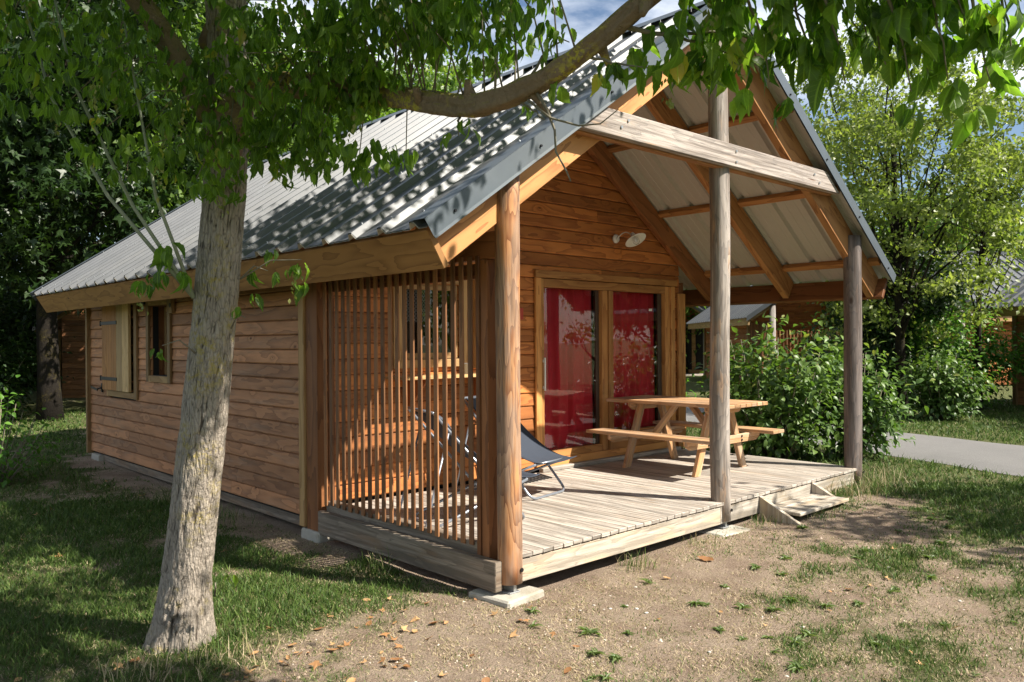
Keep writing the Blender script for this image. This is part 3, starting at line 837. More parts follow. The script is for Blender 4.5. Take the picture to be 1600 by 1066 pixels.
    for i in range(21):
        y = .283+.0945*i + random.uniform(-.004, .004)
        dx = random.uniform(-.003, .003); lean = random.uniform(-.004, .004)
        z0 = .318+random.uniform(-.006, .006)
        a = (-.060+dx, y, z0); b = (-.060+dx+lean, y+lean, 2.25)
        mb.board(a, b, .044, .013, up=(1, 0, 0))
    sc = mb.build('slat_screen', M['slat'], c, bevel=.002)
    mb = MB(); mb.box(-.050, .03, .226, 2.19, .235, .345); mb.build('rail', M['side_beam'], sc, bevel=.004)
    mb = MB(); mb.box(-.036, .0, .226, 2.19, 2.10, 2.20); mb.build('rail', M['larch_dark'], sc, bevel=.004)
    # --- deck
    dk = bpy.data.objects.new('deck', None); COL.objects.link(dk); dk.parent = c
    mb = MB(); x = .075; 
    while x < W-.02:
        w = .092
        mb.hexa([(x, -.062+random.uniform(-.004, .004), .272), (x+w, -.062+random.uniform(-.004, .004), .272), (x+w, -.062, .30+random.uniform(-.0015, .0015)), (x, -.062, .30)][::-1],
                [(x, YD-.04, .272), (x+w, YD-.04, .272), (x+w, YD-.04, .30), (x, YD-.04, .30+random.uniform(-.001, .001))][::-1])
        x += w+.0062
    mb.build('deck_boards', M['decking'], dk, bevel=.003)
    mb = MB(); mb.box(-.03, XR-.12, -.05, -.005, .115, .262); mb.box(XR-.118, W-.1, -.049, -.005, .117, .262); mb.build('front_beam', M['deck_beam'], dk, bevel=.004)
    mb = MB(); mb.box(-.115, -.053, -.01, 2.22, .075, .268); mb.build('side_beam', M['side_beam'], dk, bevel=.005)
    mb = MB()
    for x in (.5, 1.0, 1.55, 2.05, 3.0, 3.6, 4.2, 4.85): mb.box(x, x+.05, -.003, YD+.3, .12, .27)
    mb.box(W-.02, W+.03, .1, YD+.1, .11, .268)
    mb.build('joist', M['side_beam'], dk)
    # step
    st = bpy.data.objects.new('step', None); COL.objects.link(st); st.parent = c
    for x in (3.03, 4.01):
        mb = MB(); t = .045
        def q(x): return [(x, -.052, .272), (x, -.052, .03), (x, -.50, .02), (x, -.50, .045)]
        mb.hexa(q(x), q(x+t)); 
        for i in range(len(mb.uv)): pass
        o = mb.build('stringer', M['deck_beam'], st, bevel=.003)
    mb = MB(); mb.box(3.08, 4.03, -.42, -.19, .135, .165); mb.box(3.08, 4.00, -.185, -.06, .135, .165); mb.build('tread', M['deck_beam'], st, bevel=.005)
    # --- sliding door
    d = bpy.data.objects.new('sliding_door', None); COL.objects.link(d); d.parent = c
    yf = YD-.03
    mb = MB(); mb.box(2.43, 2.515, yf, YD+.0, .33, 2.345); mb.box(2.43, 4.93, yf-.004, YD+.0, 2.348, 2.425)
    mb.box(4.80, 4.885, yf, YD+.0, .33, 2.345); mb.build('trim', M['door_frame'], d, bevel=.004)
    mb = MB(); mb.box(2.518, 2.56, YD-.02, YD+.10, .42, 2.34); mb.box(4.70, 4.797, YD-.015, YD+.10, .42, 2.34)
    mb.box(2.562, 4.698, YD-.018, YD+.10, 2.25, 2.34); mb.box(2.52, 4.797, YD-.02, YD+.10, .33, .42); 
    mb.box(3.50, 3.60, YD-.016, YD+.10, .422, 2.248); mb.box(3.603, 3.68, YD-.034, YD+.10, .422, 2.248)
    mb.box(3.683, 4.68, YD-.012, YD+.08, .422, .62); mb.box(2.562, 3.498, YD-.012, YD+.06, .422, .50)
    mb.build('frame', M['door_frame'], d, bevel=.004)
    mb = MB(); mb.box(2.45, 4.90, YD-.10, YD-.036, .301, .345); mb.build('threshold', M['decking'], d, bevel=.004)
    mb = MB(); mb.box(3.44, 3.497, YD+.03, YD+.06, .50, 2.247); mb.box(4.60, 4.678, YD+.03, YD+.06, .622, 2.247); mb.build('seal', M['seal'], d)
    for (x0, x1, z0, nm) in ((2.562, 3.44, .50, 0), (3.683, 4.60, .62, 1)):
        mb = MB(); mb.face([(x0, YD+.035, z0), (x1, YD+.035, z0), (x1, YD+.035, 2.248), (x0, YD+.035, 2.248)], [(0, 0)]*4, .5)
        g = mb.build('pane', M['glass'], d)
        if nm:
            mb = MB(); mb.box(4.43, 4.49, YD+.031, YD+.0335, 2.03, 2.06); mb.build('sticker', M['white_plastic'], g)
    mb = MB(); curtain(mb, 2.50, 3.46, YD+.11, .44, 2.30, 7, .032); curtain(mb, 3.62, 4.64, YD+.12, .44, 2.30, 8, .034)
    mb.build('curtain', M['curtain'], d, smooth=True)
    mb = MB(); mb.box(2.532, 2.548, YD-.055, YD-.035, 1.15, 1.50); mb.box(2.532, 2.548, YD-.036, YD-.018, 1.17, 1.20); mb.box(2.532, 2.548, YD-.036, YD-.018, 1.45, 1.48)
    mb.build('handle', M['white_plastic'], d, bevel=.003)
    # near-black sheets standing in for the unlit room behind the glass
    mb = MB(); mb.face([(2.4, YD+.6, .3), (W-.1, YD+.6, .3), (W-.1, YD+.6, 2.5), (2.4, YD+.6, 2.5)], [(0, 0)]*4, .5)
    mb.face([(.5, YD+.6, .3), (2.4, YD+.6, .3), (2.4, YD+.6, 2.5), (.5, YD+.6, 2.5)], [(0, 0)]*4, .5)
    mb.build('dark_backing', M['dark_inside'], c)
    # --- window behind the slats
    wv = bpy.data.objects.new('window', None); COL.objects.link(wv); wv.parent = c
    mb = MB(); mb.box(.63, .735, YD-.035, YD-.002, 1.44, 2.30); mb.box(1.405, 1.49, YD-.035, YD-.002, 1.44, 2.30); mb.box(.738, 1.402, YD-.034, YD-.002, 2.225, 2.30)
    mb.box(.738, 1.402, YD-.034, YD-.002, 1.44, 1.515)
    mb.box(.745, .80, YD+.0, YD+.06, 1.52, 2.22); mb.box(1.34, 1.395, YD, YD+.06, 1.52, 2.22); mb.box(.803, 1.337, YD+.001, YD+.06, 2.165, 2.22); mb.box(.803, 1.337, YD+.001, YD+.06, 1.52, 1.575)
    mb.build('frame', M['larch_pale'], wv, bevel=.003)
    mb = MB(); mb.face([(.80, YD+.03, 1.575), (1.34, YD+.03, 1.575), (1.34, YD+.03, 2.165), (.80, YD+.03, 2.165)], [(0, 0)]*4, .5); mb.build('pane', M['glass'], wv)
    mb = MB()   # lattice net curtain in the upper half
    for i in range(-14, 22):
        for sgn in (1, -1):
            x = .80+i*.035; a = (x, YD+.075, 2.165); b = (x+sgn*.30, YD+.075, 1.865)
            x0 = max(.80, min(1.14, a[0])); x1 = max(.80, min(1.14, b[0]))
            if x0 == x1: continue
            ta = (x0-a[0])/(b[0]-a[0]); tb2 = (x1-a[0])/(b[0]-a[0])
            mb.board((x0, a[1], a[2]-.3*ta), (x1, a[1], a[2]-.3*tb2), .003, .009, up=(0, 0, 1))
    mb.build('net_curtain', M['lace'], wv)
    mb = MB(); mb.box(1.58, 1.70, YD-.055, YD-.003, 1.42, 2.30); mb.build('shutter_edge', M['larch_pale'], wv, bevel=.004)
    # shelf and brackets
    sh = bpy.data.objects.new('shelf', None); COL.objects.link(sh); sh.parent = c
    mb = MB(); mb.box(.55, 1.85, YD-.34, YD-.004, 1.348, 1.372); mb.build('shelf_board', M['larch_pale'], sh, bevel=.002)
    for x in (.78, 1.58):
        mb = MB(); mb.hexa([(x, YD-.004, 1.346), (x, YD-.32, 1.346), (x, YD-.30, 1.32), (x, YD-.004, 1.03)], [(x+.02, YD-.004, 1.346), (x+.02, YD-.32, 1.346), (x+.02, YD-.30, 1.32), (x+.02, YD-.004, 1.03)])
        mb.build('bracket', M['plywood'], sh)
    # sticker by the door
    mb = MB(); mb.box(2.20, 2.27, YD-.004, YD-.001, 1.90, 2.02); mb.build('sticker', M['red_sticker'], c)
    # --- wall lamp
    lp = bpy.data.objects.new('wall_lamp', None); COL.objects.link(lp); lp.parent = c
    px, pz = 3.76, 2.855; y0 = YD-.002
    mb = MB(); mb.lathe([(0, .0), (.05, 0), (.052, .012), (.045, .028), (.012, .032), (0, .033)], 28, (px, y0, pz), (0, -1, 0)); mb.build('base', M['lamp_metal'], lp, smooth=True)
    ap = []
    for i in range(13):
        t = i/12; ap.append((px+.02*t+.02*t*t, y0-.03-.20*t, pz + .0 + .075*math.sin(min(1, t*1.08)*PI*.80)*(1) - .02*t))
    mb = MB(); mb.tube(ap, .006, 10); mb.build('arm', M['lamp_metal'], lp, smooth=True)
    e = Vector(ap[-1]); axd = Vector((.0, .0, -1)).normalized()
    axd = Vector((-.03, -.545, -.84)).normalized()
    mb = MB(); mb.lathe([(.008, -.03), (.02, -.028), (.028, 0), (.03, .02), (.05, .030), (.125, .070), (.128, .073), (.125, .076), (.05, .038), (.02, .03)], 36, e, axd); mb.build('shade', M['lamp_metal'], lp, smooth=True)
    mb = MB(); mb.lathe([(.02, .03), (.034, .05), (.04, .08), (.036, .105), (.02, .122), (0, .127)], 24, e, axd)
    t = NT('bulb_glass'); fr = t.n('ShaderNodeBsdfGlass'); fr.inputs['Roughness'].default_value = .25; fr.inputs['IOR'].default_value = 1.3
    M['bulb'] = t.done(fr.outputs[0]); mb.build('glass_cover', M['bulb'], lp, smooth=True)
    mb = MB(); mb.lathe([(.012, .03), (.013, .05), (.022, .075), (.018, .098), (0, .105)], 16, e, axd); mb.build('bulb', M['white_plastic'], lp, smooth=True)
    # --- side wall: open-reveal window
    wv = bpy.data.objects.new('window', None); COL.objects.link(wv); wv.parent = c
    mb = MB(); X0, X1 = -.105, -.076
    mb.box(X0, X1, 6.222, 6.30, 1.22, 2.21); mb.box(X0, X1, 5.53, 5.617, 1.22, 2.21); mb.box(X0+.001, X1, 5.619, 6.220, 2.13, 2.21); mb.box(X0+.001, X1, 5.619, 6.22, 1.22, 1.295)
    mb.build('trim', M['trim'], wv, bevel=.003)
    mb = MB(); mb.box(-.075, .13, 6.223, 6.245, 1.27, 2.14); mb.box(-.075, .13, 5.595, 5.617, 1.27, 2.14); mb.box(-.075, .13, 5.62, 6.22, 2.121, 2.14)
    mb.build('reveal', M['larch_dark'], wv)
    mb = MB(); mb.box(-.075, .12, 5.62, 6.22, 1.275, 1.297); mb.build('sill', M['side_beam'], wv)
    mb = MB()
    for (a, b, z0, z1) in ((5.62, 5.68, 1.30, 2.12), (6.16, 6.22, 1.30, 2.12), (5.682, 6.158, 1.30, 1.36), (5.682, 6.158, 2.06, 2.12), (5.89, 5.95, 1.362, 2.058)): mb.box(.085, .125, a, b, z0, z1)
    mb.build('frame', M['trim'], wv, bevel=.002)
    mb = MB(); mb.face([(.11, 6.17, 1.35), (.11, 5.67, 1.35), (.11, 5.67, 2.07), (.11, 6.17, 2.07)], [(0, 0)]*4, .5); mb.build('pane', M['glass'], wv)
    mb = MB(); mb.face([(.5, 8.2, .3), (.5, 2.4, .3), (.5, 2.4, 2.6), (.5, 8.2, 2.6)], [(0, 0)]*4, .5); mb.build('dark_backing', M['dark_inside'], c)  # near-black sheet in place of the unlit room behind this window
    # --- shuttered window
    wv = bpy.data.objects.new('shuttered_window', None); COL.objects.link(wv); wv.parent = c
    mb = MB(); mb.box(X0, X1, 6.64, 6.738, .98, 2.25); mb.box(X0, X1, 7.742, 7.80, .98, 2.25); mb.box(X0+.001, X1, 6.74, 7.74, .985, 1.06); mb.box(X0+.001, X1, 6.74, 7.74, 2.16, 2.25)
    mb.build('trim', M['trim'], wv, bevel=.003)
    shu = bpy.data.objects.new('shutter', None); COL.objects.link(shu); shu.parent = wv
    mb = MB(); 
    for k in range(3): mb.box(-.150, -.114, 7.255+.19*k, 7.443+.19*k, 1.07, 2.20, axis=2)
    mb.build('planks', M['shutter_old'], shu, bevel=.003)
    mb = MB()
    for k in range(2): mb.box(-.150, -.114, 6.79+.232*k, 7.02+.232*k, 1.07, 2.205, axis=2)
    o = mb.build('planks', M['shutter_new'], shu, bevel=.003); o['label'] = 'pale new planks on the right half of the shutter'
    for z in (1.22, 1.95):
        mb = MB(); mb.box(-.158, -.1515, 7.22, 7.86, z-.022, z+.022); mb.tube([(-.155, 7.87, z-.035), (-.155, 7.87, z+.035)], .011, 8); mb.build('hinge', M['black_metal'], shu, bevel=.001)
    mb = MB(); mb.box(-.10, -.085, 8.02, 8.06, 1.02, 1.14); mb.board((-.10, 8.04, 1.08), (-.155, 8.06, 1.06), .02, .02); mb.board((-.155, 8.30, 1.085), (-.155, 8.02, 1.055), .012, .03); mb.build('shutter_stop', M['black_metal'], c, bevel=.001)
    mb = MB(); mb.box(-.125, -.083, 5.41, 5.50, 2.02, 2.20); mb.build('outdoor_socket', M['trim'], c, bevel=.006)
    mb = MB(); mb.lathe([(0, .0), (.026, 0), (.026, .004), (0, .005)], 20, (-.126, 5.455, 2.11), (-1, 0, 0)); o = mb.build('socket_face', M['black_metal'], c)
    mb = MB(); mb.box(-.11, -.083, 6.35, 6.52, 2.15, 2.21); mb.build('shutter_latch', M['black_metal'], c, bevel=.002)
    return c
cabin = build_cabin()

# concrete footings
def footing(x, y, z, sx, sy, h, rz, lab):
    mb = MB(); n = 6
    mb.hexa([(-sx/2-.008, -sy/2-.008, -.12), (sx/2+.008, -sy/2-.008, -.12), (sx/2+.008, sy/2+.008, -.12), (-sx/2-.008, sy/2+.008, -.12)][::-1],
            [(-sx/2, -sy/2, h), (sx/2, -sy/2, h), (sx/2, sy/2, h), (-sx/2, sy/2, h)][::-1])
    o = mb.build('concrete_footing', M['concrete'], None, bevel=.012); o.location = (x, y, z); o.rotation_euler = (0, 0, rz)
    tag(o, lab, 'footing', 'concrete footings under the cabin')
footing(.03, .045, 0, .36, .36, .052, .10, 'square concrete footing under the orange round log post at the near corner')
footing(2.47, .0, .0, .40, .38, .065, -.08, 'flat concrete footing under the weathered grey middle post')
footing(-.02, 2.33, 0, .22, .30, .09, 0, 'small concrete block where slat screen and plank wall meet')
footing(.05, 8.35, .04, .30, .32, .10, 0, 'pale concrete block under the far rear corner of the plank wall')
footing(5.06, .0, .04, .40, .38, .055, 0, 'concrete footing half hidden in grass under the blackened right post')

# ------------------------------------------------------------------ furniture
def picnic_table():
    t = thing('picnic_table', 'pale larch picnic table with attached benches on the terrace', 'picnic table', (3.80, 1.285, .30), .013)
    L = 1.563
    mb = MB()
    n = 7; w = .1035
    for i in range(n):
        x = -.372 + i*w + i*.0035
        mb.box(x, x+w-.004, -L/2+random.uniform(-.004, .004), L/2, .692, .729, axis=1)
    mb.build('tabletop', M['table'], t, bevel=.004)
    for s in (-1, 1):
        mb = MB()
        for k in (0, 1):
            x = s*.605 + (k-.5)*.118
            mb.box(x-.057, x+.057, -L/2, L/2, .374, .410, axis=1)
        mb.build('bench', M['table'], t, bevel=.004)
    for ys in (-.44, .44):
        for s in (-1, 1):
            mb = MB()
            def q(z): x = s*(.17+.28*(.69-z)/.69); return [(x-.05, ys-.022, z), (x+.05, ys-.022, z), (x+.05, ys+.022, z), (x-.05, ys+.022, z)]
            mb.hexa(q(0), q(.69)); mb.build('leg', M['table'], t, bevel=.004)
        yo = ys + (.045 if ys > 0 else -.045)
        mb = MB()
        for (z0, z1, hw, ch) in ((.612, .690, .33, .06), (.285, .372, .69, .07)):
            mb.hexa([(-hw+ch, yo-.021, z0), (-hw+ch, yo+.021, z0), (-hw, yo+.021, z0+.04), (-hw, yo-.021, z0+.04)], [(hw-ch, yo-.021, z0), (hw-ch, yo+.021, z0), (hw, yo+.021, z0+.04), (hw, yo-.021, z0+.04)])
            mb.box(-hw, hw, yo-.0212, yo+.0212, z0+.0405, z1, axis=0)
        mb.build('crossbar', M['table'], t, bevel=.003)
        mb = MB()
        for s in (-1, 1):
            for z in (.31, .35): 
                x = s*(.17+.28*(.69-z)/.69)
                yy = ys + (.067 if ys > 0 else -.067)
                mb.tube([(x+.02*(z-.33)*20*s, yy, z), (x+.02*(z-.33)*20*s, yy+(.008 if ys > 0 else -.008), z)], .012, 8)
        mb.build('bolt', M['black_metal'], t)
        mb = MB(); sg = -1 if ys > 0 else 1
        mb.board((0, ys+sg*.06, .35), (0, ys+sg*.34, .675), .09, .04, up=(0, 1, 1)); mb.build('brace', M['table'], t, bevel=.003)
    return t
picnic_table()

def deck_chair(label, loc, rz, group):
    t = thing('deck_chair', label, 'deck chair', loc, rz, group)
    # local: +x the direction the sitter looks, y across; seat front bar, back top bar
    hw = .275; r = .0115
    top = (-.36, .86); front = (.42, .31)       # back top / front bar of the sling
    footF = (.40, .012); footR = (-.34, .012)
    def U(p_top, p_bot, w, close_top, rc=.07):
        pts = []
        (x0, z0), (x1, z1) = p_top, p_bot
        dx, dz = x1-x0, z1-z0; Ln = math.hypot(dx, dz); ux, uz = dx/Ln, dz/Ln
        def corner(cx, cz, sy, inx, inz, rev):
            out = []
            for k in range(6):
                a = PI/2*k/5
                out.append((cx - inx*rc*(1-math.sin(a)), sy*(w-rc*(1-math.cos(a))), cz - inz*rc*(1-math.sin(a))))
            return out
        pts.append((x0, -w, z0)); c1 = corner(x1, z1, -1, ux, uz, False); pts += c1
        pts += [(p[0], -p[1], p[2]) for p in c1[::-1]]; pts.append((x0, w, z0))
        return pts
    mb = MB(); mb.tube(U(top, footF, hw, True), r, 10); mb.tube([(top[0], -hw, top[1]), (top[0], hw, top[1])], r, 10); mb.build('frame', M['tube_metal'], t, smooth=True)
    mb = MB(); mb.tube(U(front, footR, hw-.028, True), r, 10); mb.tube([(front[0], -hw+.028, front[1]), (front[0], hw-.028, front[1])], r, 10); mb.build('frame', M['tube_metal'], t, smooth=True)
    # rear prop
    pa = (-.36, .70); pb = (-.62, .30)
    mb = MB()
    mb.tube(U((-.25, .71), (-.44, .012), hw+.015, True, .05), .009, 8); mb.build('prop', M['tube_metal'], t, smooth=True)
    # sling
    n = 26; m = 8; b0 = None; mb = MB(); w = hw-.03
    def sl(s):
        x = top[0]+(front[0]+.12-top[0])*s; z = top[1]+(front[1]+.03-top[1])*s
        sag = .27*(s**1.25)*(1-s)**.85*2.0
        return x - sag*.30 + .10*s*(1-s), z - sag
    for i in range(n+1):
        x, z = sl(i/n)
        for j in range(m+1):
            y = -w+2*w*j/m; mb.v.append((x, y, z - .018*(1-(2*j/m-1)**2)))
    for i in range(n):
        for j in range(m):
            a = i*(m+1)+j; mb.f.append((a, a+1, a+m+2, a+m+1)); mb.uv += [(i/n, j/m*.5), (i/n, (j+1)/m*.5), ((i+1)/n, (j+1)/m*.5), ((i+1)/n, j/m*.5)]; mb.r.append(.5); mb.mi.append(0)
    mb.build('sling', M['sling'], t, smooth=True, solid=.004)
    mb = MB(); n = 10
    for i in range(n+1):
        x, z = sl(.21*i/n); th = .035*math.sin(PI*min(1, max(.06, i/n)))+.012
        for j in range(m+1):
            y = -w+2*w*j/m; e = math.sqrt(max(0.05, 1-(2*j/m-1)**4)); mb.v.append((x+th*e*.85, y, z+th*e*.6))
        for j in range(m+1):
            y = -w+2*w*j/m; mb.v.append((x+.006, y, z+.006))
    st = 2*(m+1)
    for i in range(n):
        for j in range(m):
            a = i*st+j
            mb.f.append((a, a+1, a+st+1, a+st)); mb.uv += [(i/n, j/m)]*4; mb.r.append(.5); mb.mi.append(0)
            a += m+1
            mb.f.append((a, a+st, a+st+1, a+1)); mb.uv += [(i/n, j/m)]*4; mb.r.append(.5); mb.mi.append(0)
    for i in (0, n):
        for j in range(m):
            a = i*st+j; mb.f.append((a, a+m+1, a+m+2, a+1)); mb.uv += [(0, 0)]*4; mb.r.append(.5); mb.mi.append(0)
    mb.build('pillow', M['pillow'], t, smooth=True)
    return t
deck_chair('grey sling deck chair just behind the wooden slats, nearest the side', (.47, 1.0, .30), math.radians(-16), 'deck chairs on the terrace')
deck_chair('grey sling deck chair by the glass door, its front past the round post', (1.52, 1.57, .30), math.radians(-79), 'deck chairs on the terrace')

# cup on the shelf
mb = MB(); mb.lathe([(0, 0), (.040, 0), (.045, .10), (.048, .101), (.043, .10), (.038, .01), (0, .008)], 24, (1.36, YD-.17, 1.373)); o = mb.build('metal_cup', M['grey_cup'], None, smooth=True)
tag(o, 'small grey metal cup standing on the shelf below the terrace window', 'cup')
# lattice mat
mb = MB()
for i in range(9):
    for s in (1, -1):
        mb.board((-.22+i*.055, -.14, .006), (-.22+i*.055+s*.11, .14, .006), .012, .010)
o = mb.build('door_mat', M['rubber'], None); o.location = (2.05, 1.93, .301); o.rotation_euler = (0, 0, .1)
tag(o, 'black open lattice rubber mat lying on the deck beside the sliding door', 'mat')

# ------------------------------------------------------------------ neighbouring cabins
def neighbour(label, loc, rz, porch=True, dark=False, slats=False, shutter=False, group='neighbouring cabins'):
    c = thing('wooden_cabin', label, 'cabin', loc, rz, group)
    y0 = YD if porch else .05
    mb = MB(); cut_boards(mb, 'x', -.05, 0, .17, 2.3, (y0, LEN), [], facing=-1, bh=.16)
    cut_boards(mb, 'x', W+.05, 0, .17, 2.3, (y0, LEN), [], facing=1, bh=.16)
    cut_boards(mb, 'y', y0, 0, .17, 4.6, (0, W), [], facing=-1, bh=.16, top=top_lim)
    cut_boards(mb, 'y', LEN, 0, .17, 4.6, (0, W), [], facing=1, bh=.16, top=top_lim)
    mb.build('wall', M['siding_door'] if not dark else M['siding_side'], c)
    for x in (-.10, W+.06):
        for (ya, yb) in ((y0-.02, y0+.10), (LEN-.08, LEN+.04)):
            mb = MB(); mb.box(x-.02, x+.06, ya, yb, .1, 2.3); mb.build('corner_trim', M['trim'], c)
    for side in (-1, 1):
        mb = MB(); roof_sheet(mb, side, -.14, LEN+.23, .34, minor=False); roof_sheet(mb, side, -.14, LEN+.23, .34, off=-.004, minor=False, mi=1, und=True)
        mb.build('roof', [M['roof'], M['roof_under']], c)
        mb = MB(); x0, x1 = (-EX+.05, -EX+.10) if side < 0 else (W+EX-.10, W+EX-.05)
        mb.box(x0, x1, -.1, LEN+.17, ZE-.20, ZE+.015); mb.build('fascia', M['larch_pale'], c)
        for yy in (-.03, LEN+.1):
            mb = MB()
            q0 = (-EX+.08, ZE-.15); q1 = (XR, ZR-.24)
            f = (lambda x: x) if side < 0 else (lambda x: W-x)
            mb.hexa([(f(q0[0]), yy, q0[1]), (f(q0[0]), yy+.06, q0[1]), (f(q0[0]-.02), yy+.06, ZE+.01), (f(q0[0]-.02), yy, ZE+.01)], [(f(q1[0]), yy, q1[1]), (f(q1[0]), yy+.06, q1[1]), (f(q1[0]), yy+.06, ZR-.02), (f(q1[0]), yy, ZR-.02)])
            mb.build('rafter', M['larch_pale'], c)
    for yy in (-.16, LEN+.24):
        mb = MB()
        for s in (-1, 1):
            xe = -EX if s < 0 else W+EX
            mb.hexa([(xe, yy-.006, ZE-.10), (xe, yy+.006, ZE-.10), (xe, yy+.006, ZE+.04), (xe, yy-.006, ZE+.04)], [(XR, yy-.006, ZR-.10), (XR, yy+.006, ZR-.10), (XR, yy+.006, ZR+.05), (XR, yy-.006, ZR+.05)])
        mb.build('verge_flashing', M['roof_dark'], c)
    mb = MB(); mb.box(XR-.15, XR+.15, -.16, LEN+.24, ZR-.05, ZR+.05); mb.build('ridge_cap', M['roof_dark'], c)
    if porch:
        for x in (0, XR, W):
            mb = MB(); mb.tube([(x, 0, .12), (x, 0, zt(x)-.06)], .085, 12); mb.build('post', M['log_grey'], c, smooth=True)
        mb = MB(); mb.box(-.1, W+.1, -.06, YD, .26, .30); mb.box(-.1, W+.1, -.07, -.02, .1, .258); mb.build('deck', M['decking'], c)
        mb = MB(); mb.box(2.43, 4.9, YD-.045, YD-.02, .33, 2.42); mb.build('door_frame', M['trim'], c)
        mb = MB()
        for a, b in ((2.56, 3.5), (3.68, 4.7)): mb.box(a, b, YD-.052, YD-.046, .45, 2.25)
        mb.build('door_pane', M['dark_inside'], c)
        mb = MB(); mb.box(2.6, 2.63, YD-.09, YD-.06, 1.1, 1.5); mb.build('door_handle', M['white_plastic'], c)
        mb = MB(); mb.box(.8, W-.8, -.13, -.08, 3.14, 3.3); mb.build('tie_beam', M['beam_grey'], c)
    if slats:
        mb = MB()
        for k in range(20): mb.box(-.07, -.03, .25+.095*k, .28+.095*k, .28, 2.25)
        for k in range(18): mb.box(.1+.095*k, .13+.095*k, .02, .05, .28, 2.0)
        mb.build('slat_screen', M['slat'], c)
    if shutter:
        mb = MB(); mb.box(1.6, 2.3, y0-.07, y0-.035, 1.05, 2.15); mb.build('shutter', M['shutter_old'], c)
        mb = MB(); mb.box(2.34, 2.96, y0-.05, y0-.03, 1.2, 2.15); mb.build('window_frame', M['trim'], c)
        mb = MB(); mb.box(2.42, 2.88, y0-.055, y0-.05, 1.28, 2.07); mb.build('window', M['dark_inside'], c)
    for (x, y) in ((0, .1), (W, .1), (0, LEN-.3), (W, LEN-.3)):
        mb = MB(); mb.box(x-.15, x+.15, y-.15, y+.15, -.3, .12); mb.build('footing', M['concrete'], c)
    return c
def R2(a): return math.radians(a)
def place(corner, rz, lx, ly, z):     # local point (lx,ly) sits at corner
    c, s = math.cos(rz), math.sin(rz)
    return (corner[0]-(c*lx-s*ly), corner[1]-(s*lx+c*ly), z)
rz = R2(-38); neighbour('cabin at the right edge, its shaded roof corner and plain plank wall facing in', place((16.86, 2.36), rz, -EX, LEN+.23, -.02), rz, dark=True)
rz = R2(59); neighbour('cabin with bright ribbed roof and orange wall behind the shrubs across the path', place((25.4, 4.0), rz, -.05, 2.2, .0), rz)
rz = R2(-45); neighbour('cabin with slatted porch in deep shade behind the leafy dogwood shrub', place((16.1, 7.85), rz, -EX, -.2, -.1), rz, slats=True)
rz = R2(-80); neighbour('distant cabin seen between terrace wall and middle post, its roof sunlit', place((24.3, 13.9), rz, W+EX, -.2, -.1), rz)
rz = R2(-30); neighbour('shuttered cabin in the shade behind the dark trunk at the left', place((2.46, 23.34), rz, -EX, -.2, -.2), rz, porch=False, dark=True, shutter=True)

# ------------------------------------------------------------------ leaves and trees
def nrmz(a): return a/np.maximum(np.linalg.norm(a, axis=1, keepdims=True), 1e-9)
def rnd_unit(n):
    a = RNG.normal(size=(n, 3)); return nrmz(a)
# detailed ovate leaflet, x along, y across, z fold
def leaf_template_hi():
    xs = [0.0, .22, .48, .74, 1.0]; hw = [0.0, .25, .30, .17, 0.0]; dr = [0, .02, .0, -.06, -.16]
    v = []; 
    for x, h, d in zip(xs, hw, dr): v.append((x, 0, d-.0))
    L = []; Rr = []
    for k in (1, 2, 3):
        L.append(len(v)); v.append((xs[k]-.02, hw[k], dr[k]+.09*hw[k]/.3))
    for k in (1, 2, 3):
        Rr.append(len(v)); v.append((xs[k]-.02, -hw[k], dr[k]+.09*hw[k]/.3))
    f = [(0, 1, L[0], L[0]), (1, 2, L[1], L[0]), (2, 3, L[2], L[1]), (3, 4, L[2], L[2]), (0, Rr[0], 1, 1), (1, Rr[0], Rr[1], 2), (2, Rr[1], Rr[2], 3), (3, Rr[2], 4, 4)]
    # serrated tip points: extra teeth by splitting quads into triangles
    tri = []
    for q in f:
        if q[2] == q[3]: tri.append(q[:3])
        else: tri += [(q[0], q[1], q[2]), (q[0], q[2], q[3])]
    return np.array(v), np.array(tri)
def leaf_template_toothed():
    """ovate leaflet with a few coarse teeth"""
    edge = [(.0, .0), (.10, .14), (.22, .25), (.30, .235), (.42, .30), (.50, .265), (.60, .25), (.67, .195), (.77, .165), (.84, .09), (1.0, .0)]
    v = []; mid = []
    def dz(x): return .03*math.sin(x*3)-.17*x*x
    for x, h in edge: mid.append(len(v)); v.append((x, 0, dz(x)))
    tri = []
    for s in (1, -1):
        ids = [mid[0]]
        for x, h in edge[1:-1]:
            ids.append(len(v)); v.append((x-.0, s*h, dz(x)+.30*h))
        ids.append(mid[-1])
        for k in range(len(edge)-1):
            a, b, c, d = mid[k], mid[k+1], ids[k+1], ids[k]
            if k == 0: t = [(a, b, c)]
            elif k == len(edge)-2: t = [(a, b, d)]
            else: t = [(a, b, c), (a, c, d)]
            for q in t: tri.append(q if s > 0 else q[::-1])
    return np.array(v), np.array(tri)
def leaf_template_lo():
    v = [(0, 0, 0), (.45, .30, .07), (.5, 0, 0), (.45, -.30, .07), (1, 0, -.12)]
    return np.array(v), np.array([(0, 2, 1), (1, 2, 4), (0, 3, 2), (3, 4, 2)])
def leaf_template_palm():
    """palmate maple leaf"""
    v = [(0, 0, 0)]; ang = [-125, -95, -70, -38, -20, 0, 20, 38, 70, 95, 125]; rad = [.30, .24, .62, .34, .40, 1.0, .40, .34, .62, .24, .30]
    rad = [.30, .26, .78, .36, .42, 1.0, .42, .36, .78, .26, .30]
    for a, r in zip(ang, rad):
        v.append((.15+r*.85*math.cos(math.radians(a)), r*.8*math.sin(math.radians(a)), -.10*r*r))
    return np.array(v), np.array([(0, i, i+1) for i in range(1, len(ang))])
